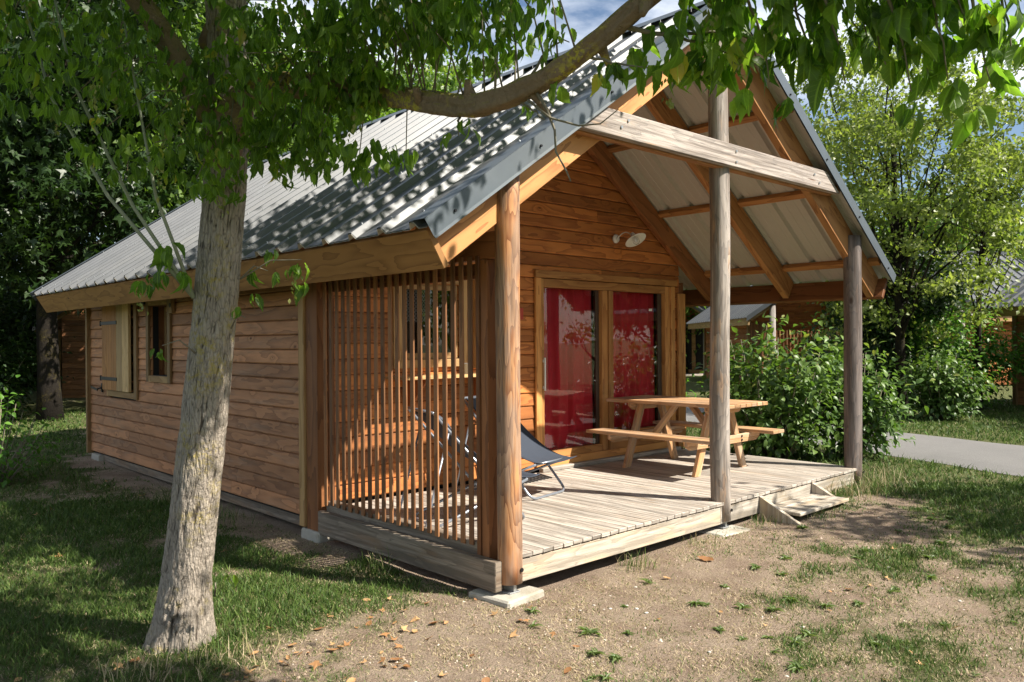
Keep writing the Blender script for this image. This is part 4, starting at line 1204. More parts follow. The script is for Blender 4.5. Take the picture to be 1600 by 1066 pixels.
T_HI = leaf_template_toothed(); T_LO = leaf_template_lo(); T_PALM = leaf_template_palm(); T_MID = leaf_template_hi()

def leaves(T, pos, d, nrm, size):
    """arrays (N,3),(N,3),(N,3),(N,) -> verts, tris, uv, count"""
    tv, tf = T; N = len(pos)
    d = nrmz(d); side = nrmz(np.cross(nrm, d)); up = np.cross(d, side)
    v = (pos[:, None, :] + size[:, None, None]*(tv[None, :, 0:1]*d[:, None, :] + tv[None, :, 1:2]*side[:, None, :] + tv[None, :, 2:3]*up[:, None, :])).reshape(-1, 3)
    f = (tf[None] + (np.arange(N)*len(tv))[:, None, None]).reshape(-1, 3)
    uv = np.tile(tv[tf.ravel()][:, :2], (N, 1))
    return v, f, uv
def leaf_obj(name, T, pos, d, nrm, size, rnd, mat, parent, smooth=False):
    v, f, uv = leaves(T, pos, d, nrm, size)
    r = np.repeat(rnd, len(T[1]))
    me = np_mesh(name, v, f, uv, r, mat, smooth)
    o = bpy.data.objects.new(name, me); COL.objects.link(o); o.parent = parent
    return o
def leaf_obj_multi(name, Ts, pos, d, nrm, size, rnd, mat, parent):
    V = []; F = []; UV = []; R = []; off = 0; k = RNG.integers(0, len(Ts), len(pos))
    for i, T in enumerate(Ts):
        q = k == i; v, f, uv = leaves(T, pos[q], d[q], nrm[q], size[q]); V.append(v); F.append(f+off); UV.append(uv); R.append(np.repeat(rnd[q], len(T[1]))); off += len(v)
    o = bpy.data.objects.new(name, np_mesh(name, np.concatenate(V), np.concatenate(F), np.concatenate(UV), np.concatenate(R), mat)); COL.objects.link(o); o.parent = parent
    return o
def warp_T(T, narrow=1.0, curl=0.0, twist=0.0, bend=0.0, fold=1.0):
    v = T[0].copy(); x = v[:, 0].copy(); y = v[:, 1]*narrow; z = v[:, 2]*fold - curl*x**2
    y2 = y*np.cos(twist*x)-z*np.sin(twist*x); z2 = y*np.sin(twist*x)+z*np.cos(twist*x); y2 = y2+bend*x*x
    return (np.stack([x*(1-.25*curl*x), y2, z2], 1), T[1])
def droop_leaves(n_spray_pos, size=.1, hang=.75, k=4):
    """compound drooping leaves: each base gives k leaflets"""
    P = np.repeat(n_spray_pos, k, axis=0); n = len(P)
    idx = np.tile(np.arange(k), len(n_spray_pos))
    az = np.repeat(RNG.uniform(0, 2*PI, len(n_spray_pos)), k)
    spread = (idx-(k-1)/2)*1.0 + RNG.normal(0, .35, n)
    out = np.stack([np.cos(az+spread), np.sin(az+spread), np.zeros(n)], 1)
    d = out*(1-hang) + np.array([0, 0, -1.0])*hang + RNG.normal(0, .16, (n, 3))
    d = nrmz(d)
    pos = P + out*0.012*RNG.uniform(.5, 2.5, (n, 1)) + np.array([0, 0, -1])*(.035*((k-1)/2-np.abs(idx-(k-1)/2))/max(1, k/2))[:, None]
    nrm = nrmz(out*.85 + np.array([0, 0, .5]) + RNG.normal(0, .45, (n, 3)))
    s = size*RNG.uniform(.5, 1.15, n)
    return pos, d, nrm, s
def ell(n, c, r, shell=.0):
    u = rnd_unit(n); t = RNG.uniform(shell**3, 1, (n, 1))**(1/3.)
    return np.array(c) + u*t*np.array(r)

def tree(label, name, base, crown_c, crown_r, nclump, per, lsize, leafmat, barkmat, tr=.18, limbs=9, T=T_LO, clump_r=.5, group=None, hang=.35, seed=1, cat='tree', shell=.35, trunk_top=None, lean=(0, 0), flat=.6):
    global RNG
    RNG = np.random.default_rng(seed); random.seed(seed)
    o = thing(name, label, cat, tuple(base), 0, group)
    b = np.array(base, float); cc = np.array(crown_c, float)-b
    # trunk
    if trunk_top is None: trunk_top = cc[2]+crown_r[2]*.4
    mb = MB(); pts = []; rr = []
    n = 9
    for i in range(n):
        t = i/(n-1); z = -.15+(trunk_top+.15)*t
        pts.append((lean[0]*t+cc[0]*t**1.5*.8+.08*math.sin(3*t+seed), lean[1]*t+cc[1]*t**1.5*.8+.08*math.sin(2.3*t+seed*2), z)); rr.append(tr*(1.25-.95*t) if i else tr*1.45)
    mb.tube(pts, rr, 12, wob=.15); mb.build('trunk', barkmat, o, smooth=True)
    cl = ell(nclump, cc, crown_r, shell)
    cl += (cl-cc)*RNG.uniform(-.12, .14, (nclump, 1))
    cl = cl[cl[:, 2] > .15]
    mb = MB()
    for i in range(min(limbs, len(cl))):
        e = cl[i*len(cl)//limbs]; t = random.uniform(.35, .9); k = int(t*(n-1)); s = np.array(pts[k])
        if s[2] > e[2]+.2: k = max(1, k-2); s = np.array(pts[k])
        m = (s+e)/2 + RNG.normal(0, .12, 3)*np.linalg.norm(e-s)*.5; m[2] += .08*np.linalg.norm(e-s)
        r0 = max(.012, tr*.38*(1-t*.5))
        path = []; rad = []
        for q in range(7):
            u = q/6; p = (1-u)**2*s + 2*u*(1-u)*m + u*u*e + RNG.normal(0, .02, 3)*u; path.append(tuple(p)); rad.append(r0*(1-.85*u))
        mb.tube(path, rad, 6, rnd=.5)
        for q in range(3):
            a = np.array(path[3+q]); e2 = cl[random.randrange(len(cl))]; dv = e2-a; L = np.linalg.norm(dv)
            if L > 1.6: dv *= 1.6/L
            mb.tube([tuple(a), tuple(a+dv*.5+RNG.normal(0, .05, 3)), tuple(a+dv)], [r0*.35, r0*.22, r0*.08], 5, rnd=.5)
    mb.build('branches', barkmat, o, smooth=True)
    n = len(cl)*per
    cr = np.repeat(RNG.uniform(.6, 1.3, len(cl)), per)[:, None]*clump_r
    P = np.repeat(cl, per, axis=0) + RNG.normal(0, .5, (n, 3))*cr*np.array([1, 1, flat])
    d = nrmz(rnd_unit(n)*(1-hang)+np.array([0, 0, -1])*hang); nr = nrmz(rnd_unit(n)+np.array([0, 0, .8]))
    keep = P[:, 2] > .05
    rn = np.clip(np.repeat(RNG.uniform(.15, .85, len(cl)), per)*.55 + RNG.uniform(0, .45, n), 0, 1)
    s = lsize*RNG.uniform(.6, 1.25, n)
    leaf_obj('crown', T, P[keep], d[keep], nr[keep], s[keep], rn[keep], leafmat, o)
    return o

GB = 'trees beyond the cabin'
# right hand sunlit tree
tree('tall airy yellow green tree beyond the terrace, its crown lit by sun', 'leafy_tree', (13.9, 3.06, .1), (13.9, 3.06, 5.1), (2.75, 2.75, 3.3), 270, 125, .11, M['leaf_sunny'], M['bark_dark'], .10, 34, clump_r=.50, group=GB, seed=21, shell=.25, flat=.5)
tree('smaller loose tree whose bare twigs reach to the right of the airy one', 'leafy_tree', (15.6, 2.0, .1), (15.4, 1.55, 5.0), (1.4, 1.4, .9), 36, 80, .10, M['leaf_sunny'], M['bark_dark'], .06, 26, clump_r=.4, group=GB, seed=22, shell=.2)
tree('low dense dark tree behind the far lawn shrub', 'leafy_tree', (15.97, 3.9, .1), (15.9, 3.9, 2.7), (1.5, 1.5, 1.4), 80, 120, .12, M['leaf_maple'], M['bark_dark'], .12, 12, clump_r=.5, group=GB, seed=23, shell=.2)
# shrubs
GS = 'shrubs along the path'
def shrub(label, base, r, h, nclump, per, ls, mat, seed, T=T_MID, cr=.24):
    global RNG
    RNG = np.random.default_rng(seed); random.seed(seed)
    o = thing('shrub', label, 'shrub', tuple(base), 0, GS)
    mb = MB(); tips = []
    for i in range(34):
        a = random.uniform(0, 2*PI); rr = r*math.sqrt(random.random()); hh = h*(1-.35*(rr/r)**2)*random.uniform(.55, 1.02)
        x, y = rr*math.cos(a), rr*math.sin(a)
        pts = [(x*.2, y*.2, -.05), (x*.55, y*.55, hh*.4), (x*.85, y*.85, hh*.75), (x, y, hh)]
        mb.tube(pts, [.013, .010, .006, .003], 5, rnd=.5); tips.append(np.array(pts))
    mb.build('stems', M['twig'], o, smooth=True)
    P = []
    for k in range(nclump):
        p = tips[k % len(tips)]; t = random.uniform(.12, 1)**.8*3; i = min(2, int(t)); P.append(p[i]+(p[i+1]-p[i])*(t-i)+RNG.normal(0, cr*.5, 3))
    P = np.array(P); n = len(P)*per
    rn = np.clip(np.repeat(RNG.uniform(.1, .8, len(P)), per)*.5+RNG.uniform(0, .5, n), 0, 1)
    Q = np.repeat(P, per, axis=0)+RNG.normal(0, cr*.55, (n, 3))
    out = Q*np.array([1, 1, .35]); d = nrmz(nrmz(out)*.55+rnd_unit(n)*.5+np.array([0, 0, -.45])); nr = nrmz(rnd_unit(n)*.7+np.array([0, 0, 1])+nrmz(out)*.4)
    keep = Q[:, 2] > .06
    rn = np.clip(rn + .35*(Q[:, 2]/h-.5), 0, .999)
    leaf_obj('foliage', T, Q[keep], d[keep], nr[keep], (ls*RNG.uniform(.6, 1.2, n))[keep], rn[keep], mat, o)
    return o
shrub('broad dogwood shrub with round leaves beside the right end of the terrace', (5.95, 1.45, .12), .84, 1.78, 330, 14, .105, M['leaf_shrub'], 31)
shrub('second dogwood shrub just behind the blackened right post', (6.75, .80, .13), .52, 1.55, 200, 14, .10, M['leaf_shrub'], 32)
shrub('low leafy shrub on the far lawn beyond the path', (13.0, 1.85, .15), .72, 1.3, 210, 16, .11, M['leaf_shrub'], 33)
shrub('tall bright green shrub in front of the orange cabin wall', (15.9, 2.6, .1), 1.25, 2.5, 380, 20, .12, M['leaf_bright'], 34, T=T_LO, cr=.32)
shrub('slender young shrub with drooping leaves beyond the terrace corner', (8.0, 4.6, .15), .40, 1.6, 16, 8, .09, M['leaf_bright'], 35)
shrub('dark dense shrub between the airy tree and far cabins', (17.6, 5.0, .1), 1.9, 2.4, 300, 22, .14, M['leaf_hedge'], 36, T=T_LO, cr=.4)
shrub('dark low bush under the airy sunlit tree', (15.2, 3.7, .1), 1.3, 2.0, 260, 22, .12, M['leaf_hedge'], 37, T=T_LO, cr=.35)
# mid background trees seen over the roof ridge
GR = 'trees rising behind the roof'
for i, (x, y, h, r, lab, m) in enumerate([
        (9.5, 13.5, 9.5, 3.2, 'bright green tree whose crown shows just above the roof ridge', 'leaf_back'),
        (5.5, 15.5, 10.5, 3.6, 'tall green tree behind the middle of the roof', 'leaf_back'),
        (13.5, 18.5, 11.0, 3.6, 'far green tree peeping over the ridge near the gable peak', 'leaf_sunny')]):
    tree(lab, 'leafy_tree', (x, y, 0), (x, y, h*.62), (r, r, h*.36), 170, 130, .15, M[m], M['bark_dark'], .24, 26, clump_r=.7, group=GR, seed=41+i, shell=.3)
# dark wood on the left
GL = 'dark trees on the left'
spots = [(1.0, 15.1, 11.5, 3.8, 'big dark maple with thick trunk standing behind the cabin at the left', .19, 2.6),
         (-1.6, 15.6, 10.5, 3.0, 'dark tree filling the left edge of the view', .2, 2.2),
         (-.6, 20.5, 12.5, 3.8, 'dark maple deeper in the wood at the left', .22, 2.6),
         (4.6, 19.5, 12.5, 3.4, 'dark tree above the rear of the metal roof', .24, 4.6),
         (1.6, 28.0, 13, 4, 'dark tree behind the shuttered cabin', .22, 1.6),
         (7.5, 27.0, 15, 5, 'far dark tree closing the view left of the ridge', .25, 2),
         (4.5, 36.0, 15, 5, 'far dark tree at the back of the left wood', .25, 1),
         (12.0, 30.0, 15, 5, 'far tree behind the roof of the foreground cabin', .25, 2),
         (19.0, 24.0, 13, 4.5, 'far tree behind the distant sunlit cabin', .25, 2),
         (26.0, 17.0, 11, 4.0, 'far tree behind the shaded porch cabin', .25, 1.5),
         (33.0, 9.0, 7.6, 3.6, 'round far tree behind the bright ribbed roof', .25, 1)]
for i, (x, y, h, r, lab, tr_, lo) in enumerate(spots):
    far = i >= 5
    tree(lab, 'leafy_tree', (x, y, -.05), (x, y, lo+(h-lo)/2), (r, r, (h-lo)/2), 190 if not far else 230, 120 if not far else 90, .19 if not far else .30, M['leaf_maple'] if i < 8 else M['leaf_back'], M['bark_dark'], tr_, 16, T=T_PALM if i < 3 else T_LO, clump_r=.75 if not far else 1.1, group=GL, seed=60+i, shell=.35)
# hedges / undergrowth on the left
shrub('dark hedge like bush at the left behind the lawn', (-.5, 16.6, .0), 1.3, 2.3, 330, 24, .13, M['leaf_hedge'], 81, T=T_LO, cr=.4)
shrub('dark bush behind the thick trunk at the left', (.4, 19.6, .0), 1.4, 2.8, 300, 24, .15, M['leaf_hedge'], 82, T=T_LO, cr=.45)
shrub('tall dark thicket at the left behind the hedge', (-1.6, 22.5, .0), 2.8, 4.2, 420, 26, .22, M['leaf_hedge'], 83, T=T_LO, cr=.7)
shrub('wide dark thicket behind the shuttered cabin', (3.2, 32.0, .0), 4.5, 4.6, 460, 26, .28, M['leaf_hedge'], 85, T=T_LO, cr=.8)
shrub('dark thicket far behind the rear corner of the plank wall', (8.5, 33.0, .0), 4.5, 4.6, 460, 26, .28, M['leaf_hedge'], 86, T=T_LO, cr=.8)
shrub('thin light green sapling at the left edge of the lawn', (-1.55, 7.3, .0), .62, 1.25, 60, 12, .075, M['leaf_bright'], 84, cr=.16)
# unseen side: trees that the glass door mirrors
for i, (x, y, h, r) in enumerate([(11.5, -9.5, 6.5, 2.2), (15.5, -6.0, 7.0, 2.4), (8.0, -14.0, 7.0, 2.6), (19.0, -11.0, 8.5, 3.0), (1.0, -17, 8, 3)]):
    tree(['sunlit tree across the lawn right of the terrace steps', 'second sunlit tree further right beyond the path', 'sunlit tree straight opposite the terrace', 'tall sunlit tree at the far right of the lawn', 'tall tree opposite the near corner post'][i], 'leafy_tree', (x, y, 0), (x, y, h*.58), (r, r, h*.40), 100, 90, .17, M['leaf_sunny'], M['bark_dark'], .16, 10, clump_r=.6, group='trees facing the terrace', seed=90+i)

tree('leafy tree at the right whose shade falls on the worn ground', 'leafy_tree', (6.6, -6.2, 0), (5.9, -5.6, 4.6), (1.7, 1.3, .9), 26, 90, .13, M['leaf_sunny'], M['bark_dark'], .12, 10, clump_r=.45, group='trees facing the terrace', seed=99, shell=.1)
# ------------------------------------------------------------------ the foreground tree
def fore_tree():
    global RNG
    RNG = np.random.default_rng(5); random.seed(5)
    bx, by = -1.80, .59
    o = thing('boxelder_tree', 'leaning foreground tree with rough grey bark and a mossy limb over the roof', 'tree', (bx, by, 0))
    org = np.array([bx, by, 0])
    # trunk, displaced bark ridges
    ctrl = [(0, .24, -.12, .195), (0, .22, .0, .172), (.005, .19, .12, .150), (.015, .15, .35, .134), (.035, .06, .8, .124), (.06, -.02, 1.3, .119), (.09, -.10, 1.9, .112), (.115, -.17, 2.5, .108), (.13, -.20, 3.1, .105), (.10, -.22, 3.9, .10), (.02, -.25, 4.8, .085), (-.06, -.2, 5.8, .065), (-.1, -.1, 6.9, .04)]
    zs = np.array([c[2] for c in ctrl])
    nz_, na = 330, 110
    V = []; RD = []
    for i in range(nz_+1):
        z = -.12+7.0*(i/nz_)**1.5; cx = np.interp(z, zs, [c[0] for c in ctrl]); cy_ = np.interp(z, zs, [c[1] for c in ctrl]); r = np.interp(z, zs, [c[3] for c in ctrl])
        for k in range(na):
            a = 2*PI*k/na; ca, sa = math.cos(a), math.sin(a)
            w = .14*mnoise.noise(Vector((ca*2, sa*2, z*1.2)))
            p = Vector((ca*9.5, sa*9.5, z*5.2 + .5*mnoise.noise(Vector((ca*3, sa*3, z*5)))))
            rid = abs(mnoise.noise(p))+.5*abs(mnoise.noise(p*2.1+Vector((5, 5, 5))))
            rid = min(1.0, rid*2.3)
            flare = (.15*max(0, .35-z)/.35)*abs(math.cos(a*2.5+1))
            burl = 0
            da = (a-math.atan2(-.72, -.5)+PI) % (2*PI)-PI
            g = math.exp(-((z-.22)/.10)**2-(da/.5)**2); burl = .035*g*(1+1.2*mnoise.noise(Vector((ca*18, sa*18, z*26))))
            rr = r*(1+w*.35+flare)+.010*(rid-.5)*(r/.13)+burl + .003*mnoise.noise(Vector((ca*30, sa*30, z*24)))
            V.append((cx+rr*ca, cy_+rr*sa, z)); RD.append(rid)
    V = np.array(V); i = np.arange(nz_)[:, None]; k = np.arange(na)[None, :]
    a = (i*na+k).ravel(); b = (i*na+(k+1) % na).ravel()
    F = np.stack([a, b, b+na, a+na], 1)
    me = np_mesh('trunk', V, F, mat=M['bark'], smooth=True)
    at = me.attributes.new('ridge', 'FLOAT', 'POINT'); at.data.foreach_set('value', np.array(RD, dtype=np.float32))
    tk = bpy.data.objects.new('trunk', me); COL.objects.link(tk); tk.parent = o
    # limbs
    limbs = []
    def limb(pts, rads, nm='limb', n=16, mat='bark_limb', wob=.22, smooth=True, rel=False):
        P = [np.array(p, float)-(0 if rel else org) for p in pts]
        path = []; rr = []
        for q in range(len(P)-1):
            for s in range(12):
                u = s/12; p0 = P[max(q-1, 0)]; p1 = P[q]; p2 = P[q+1]; p3 = P[min(q+2, len(P)-1)]
                c = .5*((2*p1)+(-p0+p2)*u+(2*p0-5*p1+4*p2-p3)*u*u+(-p0+3*p1-3*p2+p3)*u**3)
                path.append(tuple(c)); rr.append(rads[q]*(1-u)+rads[q+1]*u)
        path.append(tuple(P[-1])); rr.append(rads[-1])
        mb = MB(); mb.tube(path, rr, n, wob=wob)
        ob = mb.build(nm, M[mat], o, smooth=smooth)
        at = ob.data.attributes.new('ridge', 'FLOAT', 'POINT'); at.data.foreach_set('value', np.full(len(ob.data.vertices), .6, dtype=np.float32))
        limbs.append(np.array(path)+org)
        return ob
    limb([(-1.72, .40, 2.65), (-1.66, .20, 2.98), (-1.49, -.10, 3.0), (-1.33, -.42, 2.93), (-1.26, -.80, 2.815), (-1.24, -1.13, 2.725), (-1.19, -1.45, 2.745), (-1.165, -1.75, 2.83), (-1.15, -2.03, 2.95), (-1.1, -2.5, 3.2), (-.9, -3.3, 3.6), (-.6, -4.2, 4.1)],
         [.100, .076, .062, .056, .051, .049, .047, .043, .040, .038, .030, .02], n=36, wob=.5)
    limb([(-1.77, .40, 2.9), (-2.2, .55, 3.6), (-3.0, 1.0, 4.3), (-4.0, 1.6, 5.0)], [.07, .055, .04, .02])
    limb([(-1.75, .42, 3.3), (-1.2, .9, 4.2), (-.4, 1.5, 5.2), (.5, 2.0, 6.2)], [.07, .055, .04, .02])
    limb([(-1.80, .38, 3.7), (-1.6, -.4, 4.7), (-1.2, -1.4, 5.6), (-.6, -2.6, 6.4)], [.06, .05, .035, .02])
    limb([(-1.85, .36, 4.2), (-2.4, -.4, 5.0), (-3.2, -1.5, 5.6), (-3.8, -2.8, 6.0)], [.055, .045, .03, .015])
    mb = MB()
    for (p, dv, r, ln) in (((-1.24, -1.13, 2.73), (-.2, -.1, .5), .02, .05), ((-1.19, -1.45, 2.745), (.3, -.2, -.5), .016, .09), ((-1.33, -.42, 2.93), (-.3, .1, -.5), .022, .045), ((-1.26, -.80, 2.80), (-.4, -.3, .2), .02, .06), ((-1.16, -1.80, 2.85), (.4, .1, -.3), .014, .10), ((-1.15, -2.03, 2.95), (-.3, -.1, -.5), .018, .05)):
        p = np.array(p)-org; dv = np.array(dv)/np.linalg.norm(dv)
        mb.tube([tuple(p), tuple(p+dv*.055), tuple(p+dv*(.055+ln*.6)), tuple(p+dv*(.055+ln)+np.array([.004, 0, .006]))], [r*2.2, r*1.25, r*.9, r*.7], 10, wob=.3)
    kb = mb.build('branch_stubs', M['bark_limb'], o, smooth=True)
    at = kb.data.attributes.new('ridge', 'FLOAT', 'POINT'); at.data.foreach_set('value', np.full(len(kb.data.vertices), .6, dtype=np.float32))
    # limb stub/side branches of the mossy limb near the view
    twigs = MB()
    def twig(pts, r0, r1=.0022):
        m = len(pts); twigs.tube([tuple(np.array(p)-org) for p in pts], [r0+(r1-r0)*i/(m-1) for i in range(m)], 6, rnd=.5)
    SP = []   # bases of compound leaves close to the view: (point, n leaflets, leaflet size)
    def spray(start, mid, end, n=6, jitter=.05, size=.105, r0=.007):
        s, m, e = map(np.array, (start, mid, end)); pts = []
        for q in range(8):
            u = q/7; pts.append((1-u)**2*s+2*u*(1-u)*m+u*u*e+RNG.normal(0, .004, 3))
        twig(pts, r0)
        for k in range(n):
            u = .35+.65*k/max(1, n-1); idx = min(7, int(u*7)); SP.append((pts[idx]+RNG.normal(0, jitter, 3), size*random.uniform(.85, 1.12)))
    # sprays (world positions) hanging from the limb towards the right
    spray((-1.165, -1.75, 2.80), (-1.12, -1.85, 2.76), (-1.06, -1.96, 2.73), 5, .03, .085)
    spray((-1.16, -1.9, 2.88), (-.95, -2.05, 2.86), (-.74, -2.15, 2.80), 13, .075, .125, .012)
    spray((-.95, -2.05, 2.86), (-.8, -2.15, 2.92), (-.66, -2.26, 2.80), 11, .075, .125)
    spray((-1.1, -2.2, 3.02), (-.85, -2.35, 2.98), (-.72, -2.45, 2.84), 11, .075, .125)
    spray((-1.05, -2.35, 3.1), (-.8, -2.5, 3.0), (-.66, -2.60, 2.79), 12, .075, .125)
    spray((-1.0, -2.6, 3.2), (-.7, -2.7, 3.05), (-.54, -2.75, 2.80), 12, .075, .125)
    spray((-.95, -2.8, 3.3), (-.6, -2.85, 3.05), (-.49, -2.90, 2.76), 12, .075, .125)
    spray((-.9, -3.0, 3.4), (-.5, -3.0, 3.05), (-.41, -3.0, 2.80), 12, .075, .125)
    spray((-1.1, -2.1, 3.0), (-.95, -2.2, 3.05), (-.9, -2.22, 2.95), 10, .075, .125)
    spray((-1.0, -2.4, 3.15), (-.8, -2.5, 3.1), (-.8, -2.5, 2.95), 12, .075, .125)
    spray((-1.0, -2.6, 3.2), (-.8, -2.65, 3.1), (-.66, -2.68, 2.94), 12, .075, .125)
    spray((-.95, -2.8, 3.3), (-.7, -2.85, 3.1), (-.56, -2.88, 2.93), 12, .075, .125)
    spray((-.9, -3.05, 3.4), (-.6, -3.05, 3.1), (-.40, -3.05, 2.92), 12, .075, .125)
    spray((-1.19, -1.45, 2.78), (-1.15, -1.55, 2.95), (-1.13, -1.62, 2.90), 4, .04, .085)
    spray((-1.20, -1.35, 2.72), (-1.16, -1.45, 2.66), (-1.16, -1.5, 2.60), 1, .01, .05, .006)
    spray((-1.25, -1.05, 2.70), (-1.28, -1.10, 2.64), (-1.29, -1.10, 2.60), 3, .03, .08)
    for (p, k) in (((-.74, -2.30, 2.66), 7), ((-.70, -2.45, 2.66), 8), ((-.68, -2.56, 2.60), 8), ((-.60, -2.66, 2.66), 8), ((-.55, -2.74, 2.56), 8), ((-.49, -2.84, 2.60), 8), ((-.43, -2.95, 2.56), 9), ((-.40, -3.02, 2.64), 9), ((-.46, -2.90, 2.72), 9), ((-.60, -2.60, 2.78), 8), ((-.52, -2.78, 2.74), 9), ((-.68, -2.22, 2.70), 6)):
        q = np.array(p); spray(q+[-.22, 0, .32], q+[-.05, .02, .22], q, k-3, .06, .12)
    # bare hanging twig
    twig([(-1.19, -1.48, 2.73), (-1.17, -1.53, 2.64), (-1.155, -1.56, 2.55), (-1.16, -1.57, 2.46), (-1.13, -1.60, 2.38), (-1.125, -1.62, 2.335)], .007, .003)
    twig([(-1.20, -1.45, 2.69), (-1.17, -1.55, 2.60), (-1.12, -1.66, 2.555), (-1.09, -1.75, 2.55), (-1.06, -1.82, 2.60)], .006, .002)
    # dense canopy band left of and above the limb
    def band(n, c, r, size, drop=.16):
        C_ = ell(n, c, r)
        for p in C_: SP.append((p, size*random.uniform(.85, 1.15)))
        # hook some twigs to the nearest limb points
        allp = np.concatenate(limbs)
        for p in C_[::9]:
            j = np.argmin(((allp-p)**2).sum(1)); a = allp[j]
            if np.linalg.norm(a-p) < 1.9: twig([a, (a+p)/2+np.array([0, 0, .10]), p+np.array([0, 0, .02])], .0045)
    band(230, (-1.62, -.30, 3.02), (.40, .50, .32), .078)
    band(230, (-1.45, -.75, 3.22), (.40, .60, .28), .080)
    band(110, (-1.30, -1.25, 3.10), (.25, .45, .22), .078)
    band(70, (-1.52, -.12, 2.70), (.22, .34, .18), .076)
    band(16, (-1.38, -.55, 2.60), (.20, .22, .08), .085)
    band(150, (-2.15, .35, 2.95), (.50, .45, .42), .078)
    band(60, (-1.85, .10, 2.62), (.30, .22, .22), .076)
    band(300, (-2.6, .9, 3.5), (.9, .9, .62), .085)
    band(330, (-3.3, 1.8, 3.7), (1.1, 1.2, 1.0), .09)
    band(200, (-1.9, -.2, 3.7), (.8, .9, .4), .085)
    band(200, (-3.3, -.2, 3.6), (.9, .9, .55), .085)
    band(40, (-1.38, -.50, 2.93), (.10, .35, .09), .072)
    # epicormic sprouts on the trunk
    for (z, a0, n, ln) in ((2.02, -.7, 4, .22), (1.95, 2.6, 3, .25), (1.62, 3.0, 1, .16), (1.75, -1.4, 1, .12), (.33, -2.2, 1, .04)):
        c0 = np.array([bx+.09, by-.13, z]); dv = np.array([math.cos(a0), math.sin(a0), .1])
        for k in range(max(1, n//2)):
            dd = dv+RNG.normal(0, .3, 3)*[1, 1, .5]; s = c0+dv*.12; e = s+dd*ln; e[2] += .03
            twig([s, (s+e)/2+np.array([0, 0, .05]), e], .005)
            for q in range(n): SP.append((e+RNG.normal(0, .05, 3), .065 if z < 1.9 else .09))
    # three long pale suckers rising from the trunk
    shoots = MB()
    base_s = np.array([bx-.03, by-.10, 1.93])
    for (e1, e2, e3) in (((-2.22, .62, 2.45), (-2.45, .75, 2.95), (-2.62, .85, 3.7)), ((-2.12, .55, 2.4), (-2.38, .62, 3.0), (-2.52, .65, 3.75)), ((-2.02, .50, 2.45), (-2.10, .50, 2.9), (-2.2, .5, 3.5))):
        shoots.tube([tuple(np.array(p)-org) for p in (base_s, e1, e2, e3)], [.012, .009, .007, .004], 8, rnd=.5)
    sh = shoots.build('sucker_shoots', M['shoot'], o, smooth=True)
    for k in range(7): SP.append((np.array([-2.05, .48, 2.13])+RNG.normal(0, .09, 3)*[1, 1, .6], .10))
    P = np.array([s[0] for s in SP]); S = np.array([s[1] for s in SP])
    pos, d, nr, s = droop_leaves(P, 1.0, .72, 4)
    s = s*np.repeat(S, 4)
    # stalks
    for q in range(0, len(pos), 4):
        pass
    rn = np.clip(np.repeat(RNG.uniform(0, .62, len(P)), 4)+RNG.uniform(0, .4, len(pos)), 0, 1)
    leaf_obj_multi('foliage', [warp_T(T_HI, .88), warp_T(T_HI, .78, .35, .5, .06), warp_T(T_HI, .95, .55, -.6, -.08, 1.6), warp_T(T_HI, .68, .15, .9, .10, 1.5), warp_T(T_HI, .82, -.12, -.3, .05, 2.2)], pos-org, d, nr, s, rn, M['leaf_near'], o)
    # hanging winged seeds
    idx = RNG.choice(len(P), 90, replace=False); q = np.repeat(P[idx], 14, axis=0)
    q = q+RNG.normal(0, .012, q.shape)+np.array([0, 0, -1])*RNG.uniform(.02, .17, (len(q), 1))
    dd = nrmz(RNG.normal(0, .4, q.shape)+np.array([0, 0, -1])); leaf_obj('seed_clusters', T_LO, q-org, dd, rnd_unit(len(q)), RNG.uniform(.022, .034, len(q)), RNG.uniform(0, 1, len(q)), M['seed'], o)
    twigs.build('twigs', M['twig'], o, smooth=True)
    # upper crown: out of the frame for the most part, throws the dappled shade
    cl = []
    def cloud(n, c, r): cl.append(ell(n, c, r))
    cloud(150, (-2.3, .2, 5.4), (1.9, 1.7, 1.1))
    cloud(90, (-2.2, -1.6, 5.3), (1.6, 1.3, .8))
    cloud(60, (-1.0, 1.2, 6.2), (1.5, 1.3, .8))
    cloud(60, (-4.0, -.6, 5.2), (1.7, 1.7, 1.0))
    cloud(60, (-.2, .4, 6.6), (1.5, 1.6, .8))
    cloud(80, (-2.6, -3.2, 5.3), (1.8, 1.5, .7))
    cloud(40, (-4.6, 2.2, 5.0), (1.5, 1.6, 1.0))
    cloud(24, (-3.9, -5.0, 4.9), (1.3, 1.4, .7))
    cloud(14, (-.5, -1.6, 6.7), (1.2, 1.2, .5))
    cloud(85, (.8, -.3, 5.3), (1.3, 1.4, .6))
    cloud(26, (-.7, -1.8, 5.0), (1.2, 1.4, .6))
    cloud(30, (-1.3, -3.2, 5.0), (1.1, 1.1, .5))
    cloud(60, (-.9, -4.1, 5.0), (1.0, .9, .5))
    cloud(45, (-1.7, -2.7, 4.9), (1.0, .8, .5))
    cloud(70, (-3.0, -.5, 4.7), (1.3, 1.3, .4))
    cloud(50, (-2.4, .9, 4.7), (1.1, 1.0, .4))
    cl = np.concatenate(cl); per = 60; n = len(cl)*per
    Q = np.repeat(cl, per, axis=0)+RNG.normal(0, .21, (n, 3))*np.array([1, 1, .7])
    leaf_obj('upper_foliage', T_MID, Q-org, nrmz(rnd_unit(n)*.6+np.array([0, 0, -.6])), nrmz(rnd_unit(n)+np.array([0, 0, .8])), .10*RNG.uniform(.7, 1.2, n), RNG.uniform(0, 1, n), M['leaf_near'], o)
    mb = MB(); allp = np.concatenate(limbs)
